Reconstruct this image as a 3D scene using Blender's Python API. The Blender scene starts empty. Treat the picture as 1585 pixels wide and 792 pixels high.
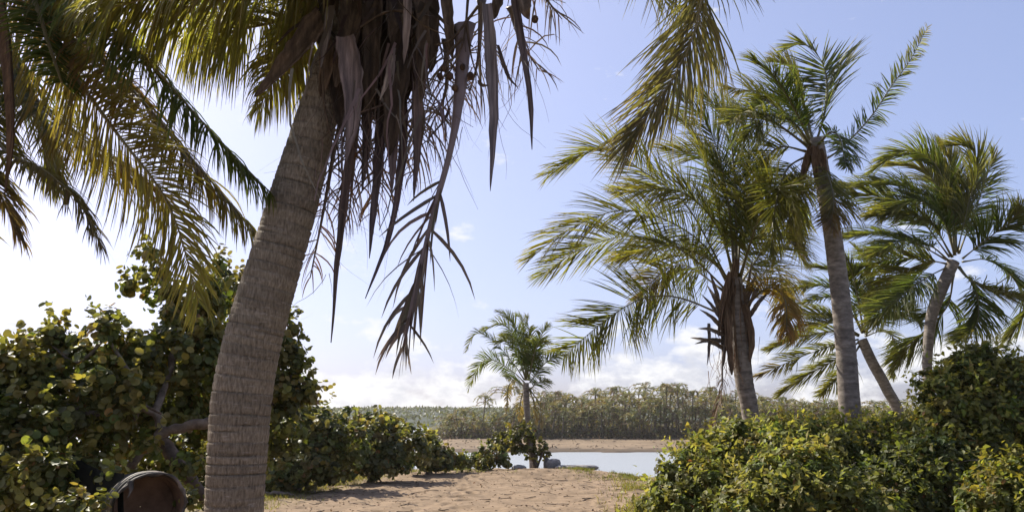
import bpy, math
import numpy as np
from mathutils import Vector

# ------------------------------------------------------------------ camera, sky, sun, exposure
SC = bpy.context.scene
COL = SC.collection
R = math.radians
F = 1243.0                      # focal length in photograph pixels (photograph is 1585 x 792)
CX, CY, HOR = 792.5, 396.0, 640.0
PITCH = math.atan((HOR - CY) / F)
EYE = np.array([0.0, 0.0, 1.6])

cam_d = bpy.data.cameras.new('camera')
cam_d.sensor_width = 36.0
cam_d.lens = 36.0 * F / 1585.0
cam_d.clip_end = 20000
cam = bpy.data.objects.new('camera', cam_d)
cam.location = EYE
cam.rotation_euler = (math.pi / 2 + PITCH, 0, 0)
COL.objects.link(cam)
SC.camera = cam

SUN_EL, SUN_AZ = 43.0, -48.0    # degrees; azimuth from straight ahead, negative = left
world = bpy.data.worlds.new('World')
SC.world = world
world.use_nodes = True
wn, wl = world.node_tree.nodes, world.node_tree.links
wn.clear()


def N(tree_nodes, typ, **kw):
    n = tree_nodes.new(typ)
    for k, v in kw.items():
        if k.startswith('i_'):
            n.inputs[k[2:]].default_value = v
        else:
            setattr(n, k, v)
    return n


def math_node(nodes, links, op, a, b=None, clamp=False):
    n = nodes.new('ShaderNodeMath')
    n.operation = op
    n.use_clamp = clamp
    for i, v in enumerate((a, b)):
        if v is None:
            continue
        if isinstance(v, (int, float)):
            n.inputs[i].default_value = v
        else:
            links.new(v, n.inputs[i])
    return n.outputs[0]


sky = N(wn, 'ShaderNodeTexSky', sky_type='NISHITA', sun_disc=False, air_density=0.8, dust_density=2.6, ozone_density=3.0)
sky.sun_elevation = R(SUN_EL)
sky.sun_rotation = R(SUN_AZ)
tint = N(wn, 'ShaderNodeMixRGB', blend_type='MULTIPLY')
tint.inputs[0].default_value = 1.0
tint.inputs[2].default_value = (1.62, 1.64, 2.02, 1)
gam = N(wn, 'ShaderNodeGamma', i_Gamma=0.55)      # softer tone curve for the whole sky
wl.new(sky.outputs[0], gam.inputs[0])
wl.new(gam.outputs[0], tint.inputs[1])
tc = N(wn, 'ShaderNodeTexCoord')
sep = N(wn, 'ShaderNodeSeparateXYZ')
wl.new(tc.outputs['Generated'], sep.inputs[0])


def cloud_noise(dz, off):
    comb = N(wn, 'ShaderNodeCombineXYZ')
    wl.new(math_node(wn, wl, 'ADD', sep.outputs[0], off[0]), comb.inputs[0])
    wl.new(math_node(wn, wl, 'ADD', sep.outputs[1], off[1]), comb.inputs[1])
    wl.new(math_node(wn, wl, 'MULTIPLY', math_node(wn, wl, 'ADD', sep.outputs[2], dz), 1.9), comb.inputs[2])
    nz = N(wn, 'ShaderNodeTexNoise', i_Scale=10.0, i_Detail=9.0, i_Roughness=0.58)
    wl.new(comb.outputs[0], nz.inputs['Vector'])
    return nz.outputs['Fac']


OFF = (9.7, 4.4)
n0 = cloud_noise(0.0, OFF)
n1 = cloud_noise(0.030, OFF)
zz = math_node(wn, wl, 'MAXIMUM', sep.outputs[2], 0.0)
# cumulus sit low over the sea: the threshold climbs with height
th = math_node(wn, wl, 'ADD', math_node(wn, wl, 'MINIMUM', math_node(wn, wl, 'MULTIPLY', zz, 1.5), 0.25), 0.385)
mask = math_node(wn, wl, 'MULTIPLY', math_node(wn, wl, 'SUBTRACT', n0, th), 11.0, clamp=True)
shade = math_node(wn, wl, 'MULTIPLY', math_node(wn, wl, 'SUBTRACT', n1, math_node(wn, wl, 'ADD', th, 0.05)), 6.0, clamp=True)
ccol = N(wn, 'ShaderNodeMixRGB')
ccol.inputs[1].default_value = (5.0, 5.0, 5.1, 1)
ccol.inputs[2].default_value = (2.5, 2.65, 3.3, 1)
wl.new(shade, ccol.inputs[0])
skymix = N(wn, 'ShaderNodeMixRGB')
wl.new(math_node(wn, wl, 'MULTIPLY', mask, 0.9), skymix.inputs[0])
wl.new(tint.outputs[0], skymix.inputs[1])
wl.new(ccol.outputs[0], skymix.inputs[2])
bg = N(wn, 'ShaderNodeBackground', i_Strength=0.105)
wl.new(skymix.outputs[0], bg.inputs[0])
wo = N(wn, 'ShaderNodeOutputWorld')
wl.new(bg.outputs[0], wo.inputs[0])

sun_d = bpy.data.lights.new('sun', 'SUN')
sun_d.energy = 5.0
sun_d.angle = R(0.6)
sun_d.color = (1.0, 0.93, 0.82)
sun = bpy.data.objects.new('sun', sun_d)
SUNV = Vector((math.sin(R(SUN_AZ)) * math.cos(R(SUN_EL)), math.cos(R(SUN_AZ)) * math.cos(R(SUN_EL)), math.sin(R(SUN_EL))))
sun.rotation_euler = SUNV.to_track_quat('Z', 'Y').to_euler()
sun.location = (-10, 20, 30)
COL.objects.link(sun)

SC.view_settings.view_transform = 'Standard'
SC.view_settings.look = 'None'
SC.view_settings.exposure = 0.95
SC.view_settings.gamma = 1.0
SC.view_settings.use_curve_mapping = False
SC.render.engine = 'CYCLES'
SC.cycles.use_denoising = True
SC.cycles.max_bounces = 8
SC.cycles.transparent_max_bounces = 8
SC.cycles.volume_bounces = 1

rng = np.random.default_rng(7)

# ------------------------------------------------------------------ helpers


def at(px, py, Y):
    """photograph pixel -> world point on the plane at distance Y in front of the camera"""
    a, b = (px - CX) / F, (CY - py) / F
    c, s = math.cos(PITCH), math.sin(PITCH)
    d = np.array([a, c - b * s, s + b * c])
    return EYE + d * (Y / d[1])


def project(P):
    P = np.asarray(P) - EYE
    c, s = math.cos(PITCH), math.sin(PITCH)
    dep = P[:, 1] * c + P[:, 2] * s
    up = -P[:, 1] * s + P[:, 2] * c
    return CX + F * P[:, 0] / dep, CY - F * up / dep


def norm(v):
    return v / np.maximum(np.linalg.norm(v, axis=-1, keepdims=True), 1e-9)


def tag(o, label=None, cat=None, group=None, kind=None):
    if label: o['label'] = label
    if cat: o['category'] = cat
    if group: o['group'] = group
    if kind: o['kind'] = kind
    return o


ORG = {}


def empty(name, loc):
    o = bpy.data.objects.new(name, None)
    o.location = loc
    o.empty_display_size = 0.2
    COL.objects.link(o)
    ORG[o] = np.array(loc, float)
    return o


class MB:
    """collects vertices and faces (with a colour per vertex) for ONE mesh"""

    def __init__(self):
        self.V, self.Q, self.T, self.C, self.n = [], [], [], [], 0

    def add(self, V, Q=None, T=None, col=(1, 1, 1)):
        V = np.asarray(V, float).reshape(-1, 3)
        if Q is not None and len(Q): self.Q.append(np.asarray(Q, int).reshape(-1, 4) + self.n)
        if T is not None and len(T): self.T.append(np.asarray(T, int).reshape(-1, 3) + self.n)
        C = np.asarray(col, float)
        if C.ndim == 1: C = np.tile(C[:3], (len(V), 1))
        self.V.append(V); self.C.append(C)
        self.n += len(V)
        return self

    def mesh(self, name, mat, off=None, smooth=False):
        V = np.concatenate(self.V)
        if off is not None: V = V - off
        C = np.concatenate(self.C)
        Q = np.concatenate(self.Q) if self.Q else np.zeros((0, 4), int)
        T = np.concatenate(self.T) if self.T else np.zeros((0, 3), int)
        me = bpy.data.meshes.new(name)
        me.vertices.add(len(V)); me.vertices.foreach_set('co', V.astype(np.float32).ravel())
        nl = len(Q) * 4 + len(T) * 3
        me.loops.add(nl)
        me.loops.foreach_set('vertex_index', np.concatenate([Q.ravel(), T.ravel()]).astype(np.int32))
        me.polygons.add(len(Q) + len(T))
        st = np.concatenate([np.arange(len(Q)) * 4, len(Q) * 4 + np.arange(len(T)) * 3]).astype(np.int32)
        me.polygons.foreach_set('loop_start', st)
        me.polygons.foreach_set('use_smooth', np.full(len(st), smooth))
        a = me.attributes.new('tint', 'FLOAT_COLOR', 'POINT')
        a.data.foreach_set('color', np.concatenate([C, np.ones((len(C), 1))], 1).astype(np.float32).ravel())
        me.materials.append(mat)
        me.update(calc_edges=True)
        return me

    def build(self, name, mat, parent=None, smooth=False, kind=None):
        off = ORG[parent] if parent is not None else None
        o = bpy.data.objects.new(name, self.mesh(name, mat, off, smooth))
        COL.objects.link(o)
        if parent is not None:
            o.parent = parent
            ORG[o] = ORG[parent]
        else:
            ORG[o] = np.zeros(3)
        if kind: o['kind'] = kind
        return o


def catmull(P, n):
    P = np.asarray(P, float)
    if len(P) == 2:
        t = np.linspace(0, 1, n)[:, None]
        return P[0] * (1 - t) + P[1] * t
    E = np.vstack([2 * P[0] - P[1], P, 2 * P[-1] - P[-2]])
    seg = len(P) - 1
    t = np.linspace(0, seg, n)
    i = np.minimum(t.astype(int), seg - 1)
    u = (t - i)[:, None]
    a, b, c, d = E[i], E[i + 1], E[i + 2], E[i + 3]
    out = 0.5 * ((2 * b) + (-a + c) * u + (2 * a - 5 * b + 4 * c - d) * u ** 2 + (-a + 3 * b - 3 * c + d) * u ** 3)
    # even spacing along the curve
    L = np.concatenate([[0], np.cumsum(np.linalg.norm(np.diff(out, axis=0), axis=1))])
    s = np.linspace(0, L[-1], n)
    return np.stack([np.interp(s, L, out[:, k]) for k in range(3)], 1)


def frames(P, ref=(0, 0, 1)):
    T = norm(np.gradient(P, axis=0))
    ref = np.array(ref, float)
    S = np.cross(T, ref)
    bad = np.linalg.norm(S, axis=1) < 0.15
    if bad.any():
        S[bad] = np.cross(T[bad], np.array([0.3, 1, 0]))
    S = norm(S)
    for i in range(1, len(S)):
        if np.dot(S[i], S[i - 1]) < 0: S[i] = -S[i]
    U = norm(np.cross(S, T))
    return T, S, U


def tube(mb, P, rad, sides=8, flat=1.0, col=(1, 1, 1), ref=(0, 0, 1), wob=None, cap=True):
    P = np.asarray(P, float)
    rad = np.broadcast_to(np.asarray(rad, float), (len(P),))
    T, S, U = frames(P, ref)
    a = np.arange(sides) / sides * 2 * math.pi
    rr = rad[:, None] * (np.ones((len(P), sides)) if wob is None else wob)
    V = P[:, None] + S[:, None] * (np.cos(a)[None] * rr)[..., None] + U[:, None] * (np.sin(a)[None] * rr * flat)[..., None]
    i = np.arange(len(P) - 1)[:, None] * sides
    j = np.arange(sides)[None]
    k = (j + 1) % sides
    Q = np.stack([i + j, i + k, i + k + sides, i + j + sides], -1).reshape(-1, 4)
    C = np.asarray(col, float)
    if C.ndim == 2: C = np.repeat(C, sides, 0)
    V = V.reshape(-1, 3)
    Tt = None
    if cap:
        n = len(V)
        V = np.vstack([V, P[0], P[-1]])
        Tt = [(n, (q + 1) % sides, q) for q in range(sides)] + [(n + 1, n - sides + q, n - sides + (q + 1) % sides) for q in range(sides)]
        if C.ndim == 2: C = np.vstack([C, C[0], C[-1]])
    mb.add(V, Q, Tt, C)


_H = np.random.default_rng(3).random(65536)


def vnoise2(x, y, seed=0):
    xi, yi = np.floor(x).astype(int), np.floor(y).astype(int)
    fx, fy = x - xi, y - yi
    fx, fy = fx * fx * (3 - 2 * fx), fy * fy * (3 - 2 * fy)

    def h(a, b): return _H[(a * 1619 + b * 31337 + seed * 6971 + (a * b) * 13) & 65535]
    return (h(xi, yi) * (1 - fx) + h(xi + 1, yi) * fx) * (1 - fy) + (h(xi, yi + 1) * (1 - fx) + h(xi + 1, yi + 1) * fx) * fy


def fbm2(x, y, seed=0, o=4):
    s, a, t = 0, 0.5, 0
    for k in range(o):
        s = s + a * vnoise2(x * 2 ** k, y * 2 ** k, seed + k); t += a; a *= 0.5
    return s / t - 0.5


# ------------------------------------------------------------------ materials
def new_mat(name):
    m = bpy.data.materials.new(name)
    m.use_nodes = True
    m.node_tree.nodes.clear()
    return m, m.node_tree.nodes, m.node_tree.links


def leaf_mat(name, rough=0.45, trans=0.45, tr_tint=(1.5, 1.35, 0.6), spec=0.4, nscale=6.0):
    m, n, l = new_mat(name)
    at_ = N(n, 'ShaderNodeAttribute', attribute_name='tint')
    tcn = N(n, 'ShaderNodeTexCoord')
    nz = N(n, 'ShaderNodeTexNoise', i_Scale=nscale, i_Detail=3.0)
    l.new(tcn.outputs['Object'], nz.inputs['Vector'])
    mr = N(n, 'ShaderNodeMapRange')
    mr.inputs['To Min'].default_value = 0.65; mr.inputs['To Max'].default_value = 1.35
    l.new(nz.outputs['Fac'], mr.inputs['Value'])
    mx = N(n, 'ShaderNodeMixRGB', blend_type='MULTIPLY'); mx.inputs[0].default_value = 1
    l.new(at_.outputs['Color'], mx.inputs[1]); l.new(mr.outputs[0], mx.inputs[2])
    p = N(n, 'ShaderNodeBsdfPrincipled', i_Roughness=rough)
    p.inputs['Specular IOR Level'].default_value = spec
    l.new(mx.outputs[0], p.inputs['Base Color'])
    tr = N(n, 'ShaderNodeBsdfTranslucent')
    m2 = N(n, 'ShaderNodeMixRGB', blend_type='MULTIPLY'); m2.inputs[0].default_value = 1
    m2.inputs[2].default_value = (*tr_tint, 1)
    l.new(mx.outputs[0], m2.inputs[1]); l.new(m2.outputs[0], tr.inputs[0])
    ms = N(n, 'ShaderNodeMixShader'); ms.inputs[0].default_value = trans
    l.new(p.outputs[0], ms.inputs[1]); l.new(tr.outputs[0], ms.inputs[2])
    o = N(n, 'ShaderNodeOutputMaterial'); l.new(ms.outputs[0], o.inputs[0])
    return m


def bark_mat(name, cols, scale=(6, 6, 40), rough=0.85, bump=0.25, streak=None):
    """mottled bark; cols = dark, mid, light. Multiplied by the vertex tint."""
    m, n, l = new_mat(name)
    tcn = N(n, 'ShaderNodeTexCoord')
    mp = N(n, 'ShaderNodeMapping'); mp.inputs['Scale'].default_value = scale
    l.new(tcn.outputs['Object'], mp.inputs[0])
    nz = N(n, 'ShaderNodeTexNoise', i_Scale=1.0, i_Detail=8.0, i_Roughness=0.65)
    l.new(mp.outputs[0], nz.inputs['Vector'])
    cr = N(n, 'ShaderNodeValToRGB')
    e = cr.color_ramp.elements
    e[0].position = 0.3; e[0].color = (*cols[0], 1)
    e[1].position = 0.72; e[1].color = (*cols[2], 1)
    k = e.new(0.5); k.color = (*cols[1], 1)
    l.new(nz.outputs['Fac'], cr.inputs[0])
    at_ = N(n, 'ShaderNodeAttribute', attribute_name='tint')
    mx = N(n, 'ShaderNodeMixRGB', blend_type='MULTIPLY'); mx.inputs[0].default_value = 1
    l.new(cr.outputs[0], mx.inputs[1]); l.new(at_.outputs['Color'], mx.inputs[2])
    p = N(n, 'ShaderNodeBsdfPrincipled', i_Roughness=rough)
    p.inputs['Specular IOR Level'].default_value = 0.25
    col = mx.outputs[0]
    if streak:
        mp2 = N(n, 'ShaderNodeMapping'); mp2.inputs['Scale'].default_value = streak[0]
        l.new(tcn.outputs['Object'], mp2.inputs[0])
        nz2 = N(n, 'ShaderNodeTexNoise', i_Scale=1.0, i_Detail=5.0, i_Roughness=0.7)
        l.new(mp2.outputs[0], nz2.inputs['Vector'])
        mr = N(n, 'ShaderNodeMapRange'); mr.inputs['From Min'].default_value = streak[2]; mr.inputs['From Max'].default_value = streak[2] + 0.13
        l.new(nz2.outputs['Fac'], mr.inputs[0])
        mx2 = N(n, 'ShaderNodeMixRGB'); mx2.inputs[2].default_value = (*streak[1], 1)
        l.new(math_node(n, l, 'MULTIPLY', mr.outputs[0], 0.75), mx2.inputs[0]); l.new(col, mx2.inputs[1])
        col = mx2.outputs[0]
    l.new(col, p.inputs['Base Color'])
    bp = N(n, 'ShaderNodeBump', i_Strength=bump, i_Distance=0.02)
    l.new(nz.outputs['Fac'], bp.inputs['Height']); l.new(bp.outputs[0], p.inputs['Normal'])
    o = N(n, 'ShaderNodeOutputMaterial'); l.new(p.outputs[0], o.inputs[0])
    return m


M_FROND = leaf_mat('palm_leaflets', rough=0.55, trans=0.56, tr_tint=(1.5, 1.55, 0.6), spec=0.35)
M_DRYLEAF = leaf_mat('dry_leaflets', rough=0.7, trans=0.22, tr_tint=(1.2, 1.0, 0.8), spec=0.2)
M_RACHIS = leaf_mat('palm_midrib', rough=0.45, trans=0.0, nscale=12)
M_GRAPE = leaf_mat('sea_grape_leaves', rough=0.48, trans=0.4, tr_tint=(1.4, 1.35, 0.6), spec=0.35)
M_BUSH = leaf_mat('shrub_leaves', rough=0.55, trans=0.5, tr_tint=(1.4, 1.35, 0.6), spec=0.3)
M_FAR = leaf_mat('far_foliage', rough=0.5, trans=0.35, spec=0.3, nscale=0.8)
M_TRUNK = bark_mat('palm_bark', ((0.085, 0.066, 0.046), (0.205, 0.165, 0.118), (0.33, 0.275, 0.205)), scale=(80, 80, 20), bump=0.9,
                   streak=((11, 11, 70), (0.36, 0.31, 0.26), 0.585))
M_TRUNK2 = bark_mat('grey_palm_bark', ((0.085, 0.073, 0.06), (0.175, 0.15, 0.127), (0.30, 0.265, 0.23)), scale=(7, 7, 16), bump=0.4)
M_BARK = bark_mat('branch_bark', ((0.07, 0.055, 0.045), (0.16, 0.13, 0.105), (0.30, 0.255, 0.215)), scale=(9, 9, 9), bump=0.3)
M_SPATHE = bark_mat('dry_spathe', ((0.06, 0.05, 0.043), (0.15, 0.128, 0.11), (0.30, 0.262, 0.225)), scale=(30, 30, 2.2), rough=0.65, bump=0.3)
M_FIBRE = bark_mat('leaf_base_fibre', ((0.035, 0.024, 0.016), (0.085, 0.058, 0.038), (0.17, 0.12, 0.08)), scale=(28, 28, 5), bump=0.6)
M_STONE = bark_mat('weathered_stone', ((0.13, 0.12, 0.11), (0.24, 0.22, 0.20), (0.36, 0.33, 0.30)), scale=(5, 5, 5), bump=0.6)


def sand_mat():
    m, n, l = new_mat('sand')
    g = N(n, 'ShaderNodeNewGeometry')
    def noise(scale, det, rough=0.55, st=None):
        z = N(n, 'ShaderNodeTexNoise', i_Scale=scale, i_Detail=det, i_Roughness=rough)
        if st:
            mp = N(n, 'ShaderNodeMapping'); mp.inputs['Scale'].default_value = st
            l.new(g.outputs['Position'], mp.inputs[0]); l.new(mp.outputs[0], z.inputs['Vector'])
        else:
            l.new(g.outputs['Position'], z.inputs['Vector'])
        return z.outputs['Fac']
    cr = N(n, 'ShaderNodeValToRGB')
    e = cr.color_ramp.elements
    e[0].position = 0.28; e[0].color = (0.13, 0.092, 0.058, 1)
    e[1].position = 0.75; e[1].color = (0.275, 0.198, 0.127, 1)
    l.new(noise(2.3, 8, 0.68), cr.inputs[0])
    # dark specks of litter mixed in
    sp = N(n, 'ShaderNodeMapRange'); sp.inputs['From Min'].default_value = 0.63; sp.inputs['From Max'].default_value = 0.72
    l.new(noise(11, 4, 0.6), sp.inputs[0])
    mx = N(n, 'ShaderNodeMixRGB'); mx.inputs[2].default_value = (0.13, 0.09, 0.06, 1)
    l.new(math_node(n, l, 'MULTIPLY', sp.outputs[0], 0.55), mx.inputs[0]); l.new(cr.outputs[0], mx.inputs[1])
    at_ = N(n, 'ShaderNodeAttribute', attribute_name='tint')
    m2 = N(n, 'ShaderNodeMixRGB', blend_type='MULTIPLY'); m2.inputs[0].default_value = 1
    l.new(mx.outputs[0], m2.inputs[1]); l.new(at_.outputs['Color'], m2.inputs[2])
    p = N(n, 'ShaderNodeBsdfPrincipled', i_Roughness=0.95)
    p.inputs['Specular IOR Level'].default_value = 0.15
    l.new(m2.outputs[0], p.inputs['Base Color'])
    bp = N(n, 'ShaderNodeBump', i_Strength=0.6, i_Distance=0.03)
    l.new(noise(9, 7, 0.65), bp.inputs['Height']); l.new(bp.outputs[0], p.inputs['Normal'])
    o = N(n, 'ShaderNodeOutputMaterial'); l.new(p.outputs[0], o.inputs[0])
    return m


M_SAND = sand_mat()


def water_mat():
    m, n, l = new_mat('river_water')
    g = N(n, 'ShaderNodeNewGeometry')
    mp = N(n, 'ShaderNodeMapping'); mp.inputs['Scale'].default_value = (1.0, 2.2, 1)
    l.new(g.outputs['Position'], mp.inputs[0])
    z = N(n, 'ShaderNodeTexNoise', i_Scale=2.6, i_Detail=6.0, i_Roughness=0.65)
    l.new(mp.outputs[0], z.inputs['Vector'])
    bp = N(n, 'ShaderNodeBump', i_Strength=1.0, i_Distance=0.12)
    l.new(z.outputs['Fac'], bp.inputs['Height'])
    p = N(n, 'ShaderNodeBsdfPrincipled', i_Roughness=0.38)
    p.inputs['Base Color'].default_value = (0.28, 0.30, 0.31, 1)
    p.inputs['IOR'].default_value = 1.33
    l.new(bp.outputs[0], p.inputs['Normal'])
    o = N(n, 'ShaderNodeOutputMaterial'); l.new(p.outputs[0], o.inputs[0])
    return m


M_WATER = water_mat()

# ------------------------------------------------------------------ terrain, water, hill
WATER_Z = -2.4


def sstep(a, b, x):
    t = np.clip((x - a) / (b - a), 0, 1)
    return t * t * (3 - 2 * t)


def shore(x):   # where the near sand breaks down to the river
    return np.interp(x, [-60, -12, -5, 0, 1.5, 3.0, 5, 9, 60], [34, 28, 25.5, 24.6, 24.4, 22.2, 19.5, 20, 24])


def ground_h(x, y):
    edge = shore(x) + 0.7 * fbm2(x * 0.6, y * 0 + 3.1, 5)
    near = 0.10 * fbm2(x * 0.45, y * 0.45, 11) + 0.06 * fbm2(x * 2.2, y * 2.2, 21, 3) + 0.04 * fbm2(x * 4.2, y * 4.2, 31, 3)
    near = near + 0.13 * np.exp(-((x - 1.2) / 1.5) ** 2 - ((y - 22.6) / 0.9) ** 2) - 0.07 * np.exp(-((x - 1.0) / 1.6) ** 2 - ((y - 21.0) / 0.5) ** 2)
    near = near + 0.06 * np.exp(-((x - 2.6) / 1.0) ** 2 - ((y - 19.8) / 0.7) ** 2)
    z = near - 3.6 * sstep(0, 7.5, y - edge) ** 0.8
    # the far bank: sand bar, then the grove's ground
    left = -0.102 * y + 1.2 * fbm2(y * 0.1, y * 0 + 1.0, 41)
    inland = sstep(-3.0, 3.0, x - left)
    bank = -3.4 + inland * (1.15 * sstep(86.0, 88.0, y + 7 * fbm2(x * 0.09, y * 0, 51, 5)) + 0.62 * sstep(88, 112, y) + 0.15 * fbm2(x * 0.3, y * 0.3, 61))
    far = sstep(250, 420, y) * 2.2
    return np.where(y < 60, z, np.maximum(z, bank + far))


def axis(dense0, dense1, step, lo, hi, grow=1.16):
    a = list(np.arange(dense0, dense1, step))
    s, v = step, dense1
    while v < hi:
        a.append(v); s *= grow; v += s
    a.append(hi)
    s, v = step, dense0
    left = []
    while v > lo:
        s *= grow; v -= s; left.append(v)
    left[-1] = lo
    return np.array(left[::-1] + a)


gx = axis(-7.5, 4.5, 0.05, -2500, 2500, 1.13)
gy = np.unique(np.concatenate([axis(12.3, 25, 0.05, -60, 60, 1.12)[:-1], np.arange(52, 116, 1.3), np.geomspace(116, 6000, 40)]))
XX, YY = np.meshgrid(gx, gy)
ZZ = ground_h(XX, YY)
fr = np.random.default_rng(55)
for trail in range(7):
    fx, fy = fr.uniform(-4.5, 2.0), 12.2
    hd = fr.uniform(-0.25, 0.25)
    for st in range(17):
        fx += 0.62 * math.sin(hd) + fr.normal(0, 0.05); fy += 0.62 * math.cos(hd); hd += fr.normal(0, 0.06)
        sx = fx + (0.11 if st % 2 else -0.11)
        if fy > float(shore(np.array([sx]))[0]) - 1.2: break
        ix = slice(*np.searchsorted(gx, [sx - 0.5, sx + 0.5])); iy = slice(*np.searchsorted(gy, [fy - 0.6, fy + 0.6]))
        a_, b_ = XX[iy, ix] - sx, YY[iy, ix] - fy
        q_ = (a_ / 0.10) ** 2 + (b_ / 0.19) ** 2
        ZZ[iy, ix] += -0.030 * np.exp(-q_ ** 1.6) + 0.010 * np.exp(-((np.sqrt(q_) - 1.45) / 0.35) ** 2)
V = np.stack([XX, YY, ZZ], -1).reshape(-1, 3)
nx, ny = len(gx), len(gy)
i = np.arange(ny - 1)[:, None] * nx; j = np.arange(nx - 1)[None]
Q = np.stack([i + j, i + j + 1, i + j + 1 + nx, i + j + nx], -1).reshape(-1, 4)
vx, vy = V[:, 0], V[:, 1]
grassy = np.clip(2.2 * (fbm2(vx * 0.5, vy * 0.5, 71) + 0.05), 0, 1) * np.clip((vy - shore(vx) + 3.2) / 3.0, 0, 1) * (vy < 40)
grassy = np.maximum(grassy, np.clip(1 - (vx + 5.2 - 0.16 * (vy - 15)) / 1.4, 0, 1) * 0.75 * (vy < 30))
grassy = np.maximum(grassy, np.clip((vx - 2.4 - 0.03 * (vy - 13)) / 1.0, 0, 1) * 0.7 * (vy < 30))
C = np.ones((len(V), 3)) * (1 - grassy[:, None]) + grassy[:, None] * np.array([0.62, 0.72, 0.42])
fb = (vy > 60) & (vy < 150)
C[fb] *= (0.62 + 0.5 * vnoise2(vx[fb] * 0.5, vy[fb] * 0.9, 5))[:, None] * np.array([0.95, 0.98, 1.0])
wet = ((V[:, 2] < WATER_Z + 0.22) & (vy > 25))
C[wet] *= np.array([0.5, 0.5, 0.52])
woods = (vy > 150)
C[woods] = np.array([0.28, 0.36, 0.22])
g = MB().add(V, Q, None, C).build('ground', M_SAND, smooth=True, kind='structure')
g['label'] = 'trampled pale brown sand of the clearing and the far bank'

MB().add([(-2400, 22, WATER_Z), (2400, 22, WATER_Z), (2400, 900, WATER_Z), (-2400, 900, WATER_Z)], [(0, 1, 2, 3)]).build('water', M_WATER, kind='structure')['label'] = 'pale river water between the clearing and the far sand bank'

# wooded hill far behind the river mouth: a ridge whose canopy is built as tufts
mb = MB()
hx = np.linspace(-300, 400, 230); hy = np.linspace(238, 440, 26)
HX, HY = np.meshgrid(hx, hy)
ridge = 6.7 + 1.0 * fbm2(HX * 0.006, HX * 0, 81) - 2.0 * sstep(40, 300, HX)
HZ = -2.8 + (ridge) * np.sin(np.clip((HY - 238) / 170, 0, 1) * math.pi * 0.5) ** 0.7 + 1.5 * fbm2(HX * 0.12, HY * 0.12, 91)
nx = len(hx)
i = np.arange(len(hy) - 1)[:, None] * nx; j = np.arange(nx - 1)[None]
mb.add(np.stack([HX, HY, HZ], -1), np.stack([i + j, i + j + 1, i + j + 1 + nx, i + j + nx], -1).reshape(-1, 4), None, (0.055, 0.068, 0.03))
hill = mb.build('hill', M_FAR, kind='structure')
hill['label'] = 'low hazy wooded ridge across the river mouth'


# ------------------------------------------------------------------ leaves
def rot_from(nrm, spin, rg):
    """rotation matrices with local z = nrm, local x spun about it"""
    n = norm(nrm)
    a = np.where(np.abs(n[:, 2:3]) < 0.9, np.array([[0, 0, 1.0]]), np.array([[1.0, 0, 0]]))
    x = norm(np.cross(a, n)); y = np.cross(n, x)
    c, s = np.cos(spin)[:, None], np.sin(spin)[:, None]
    X = x * c + y * s
    return np.stack([X, np.cross(n, X), n], -1)


k8 = np.arange(8) / 8 * 2 * math.pi
ROUND_V = np.vstack([[0, 0, 0]] + [[0.5 + 0.5 * math.cos(t) - 0.5, 0.47 * math.sin(t), 0.20 * abs(math.sin(t)) + 0.10 * math.cos(t) ** 2] for t in k8]) * np.array([1, 1, 1])
ROUND_T = np.array([(0, 1 + q, 1 + (q + 1) % 8) for q in range(8)])
OVAL_V = np.array([(0, 0, 0), (0.45, 0, -0.07), (1, 0, -0.12), (0.42, 0.29, 0.05), (0.42, -0.29, 0.05)], float)
OVAL_T = np.array([(0, 4, 1), (4, 2, 1), (1, 2, 3), (0, 1, 3)])


def scatter(mb, tv, tt, pos, rot, size, col):
    n, m = len(pos), len(tv)
    V = np.einsum('nij,mj->nmi', rot, tv) * size[:, None, None] + pos[:, None]
    T = (tt[None] + (np.arange(n) * m)[:, None, None]).reshape(-1, 3)
    mb.add(V.reshape(-1, 3), None, T, np.repeat(col, m, 0))


def jit(col, n, rg, v=0.3, h=0.12):
    c = np.array(col)[None] * (1 + v * (rg.random((n, 1)) * 2 - 1)) * (1 + h * (rg.random((n, 3)) * 2 - 1))
    return np.clip(c, 0.003, 1)


# ------------------------------------------------------------------ palms
GREEN = (0.068, 0.088, 0.022)
OLIVE = (0.115, 0.115, 0.03)
GOLD = (0.16, 0.145, 0.04)
YELLOW = (0.21, 0.18, 0.045)
ORANGE = (0.23, 0.13, 0.045)
BROWN = (0.14, 0.092, 0.055)
MAUVE = (0.14, 0.115, 0.095)


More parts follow.
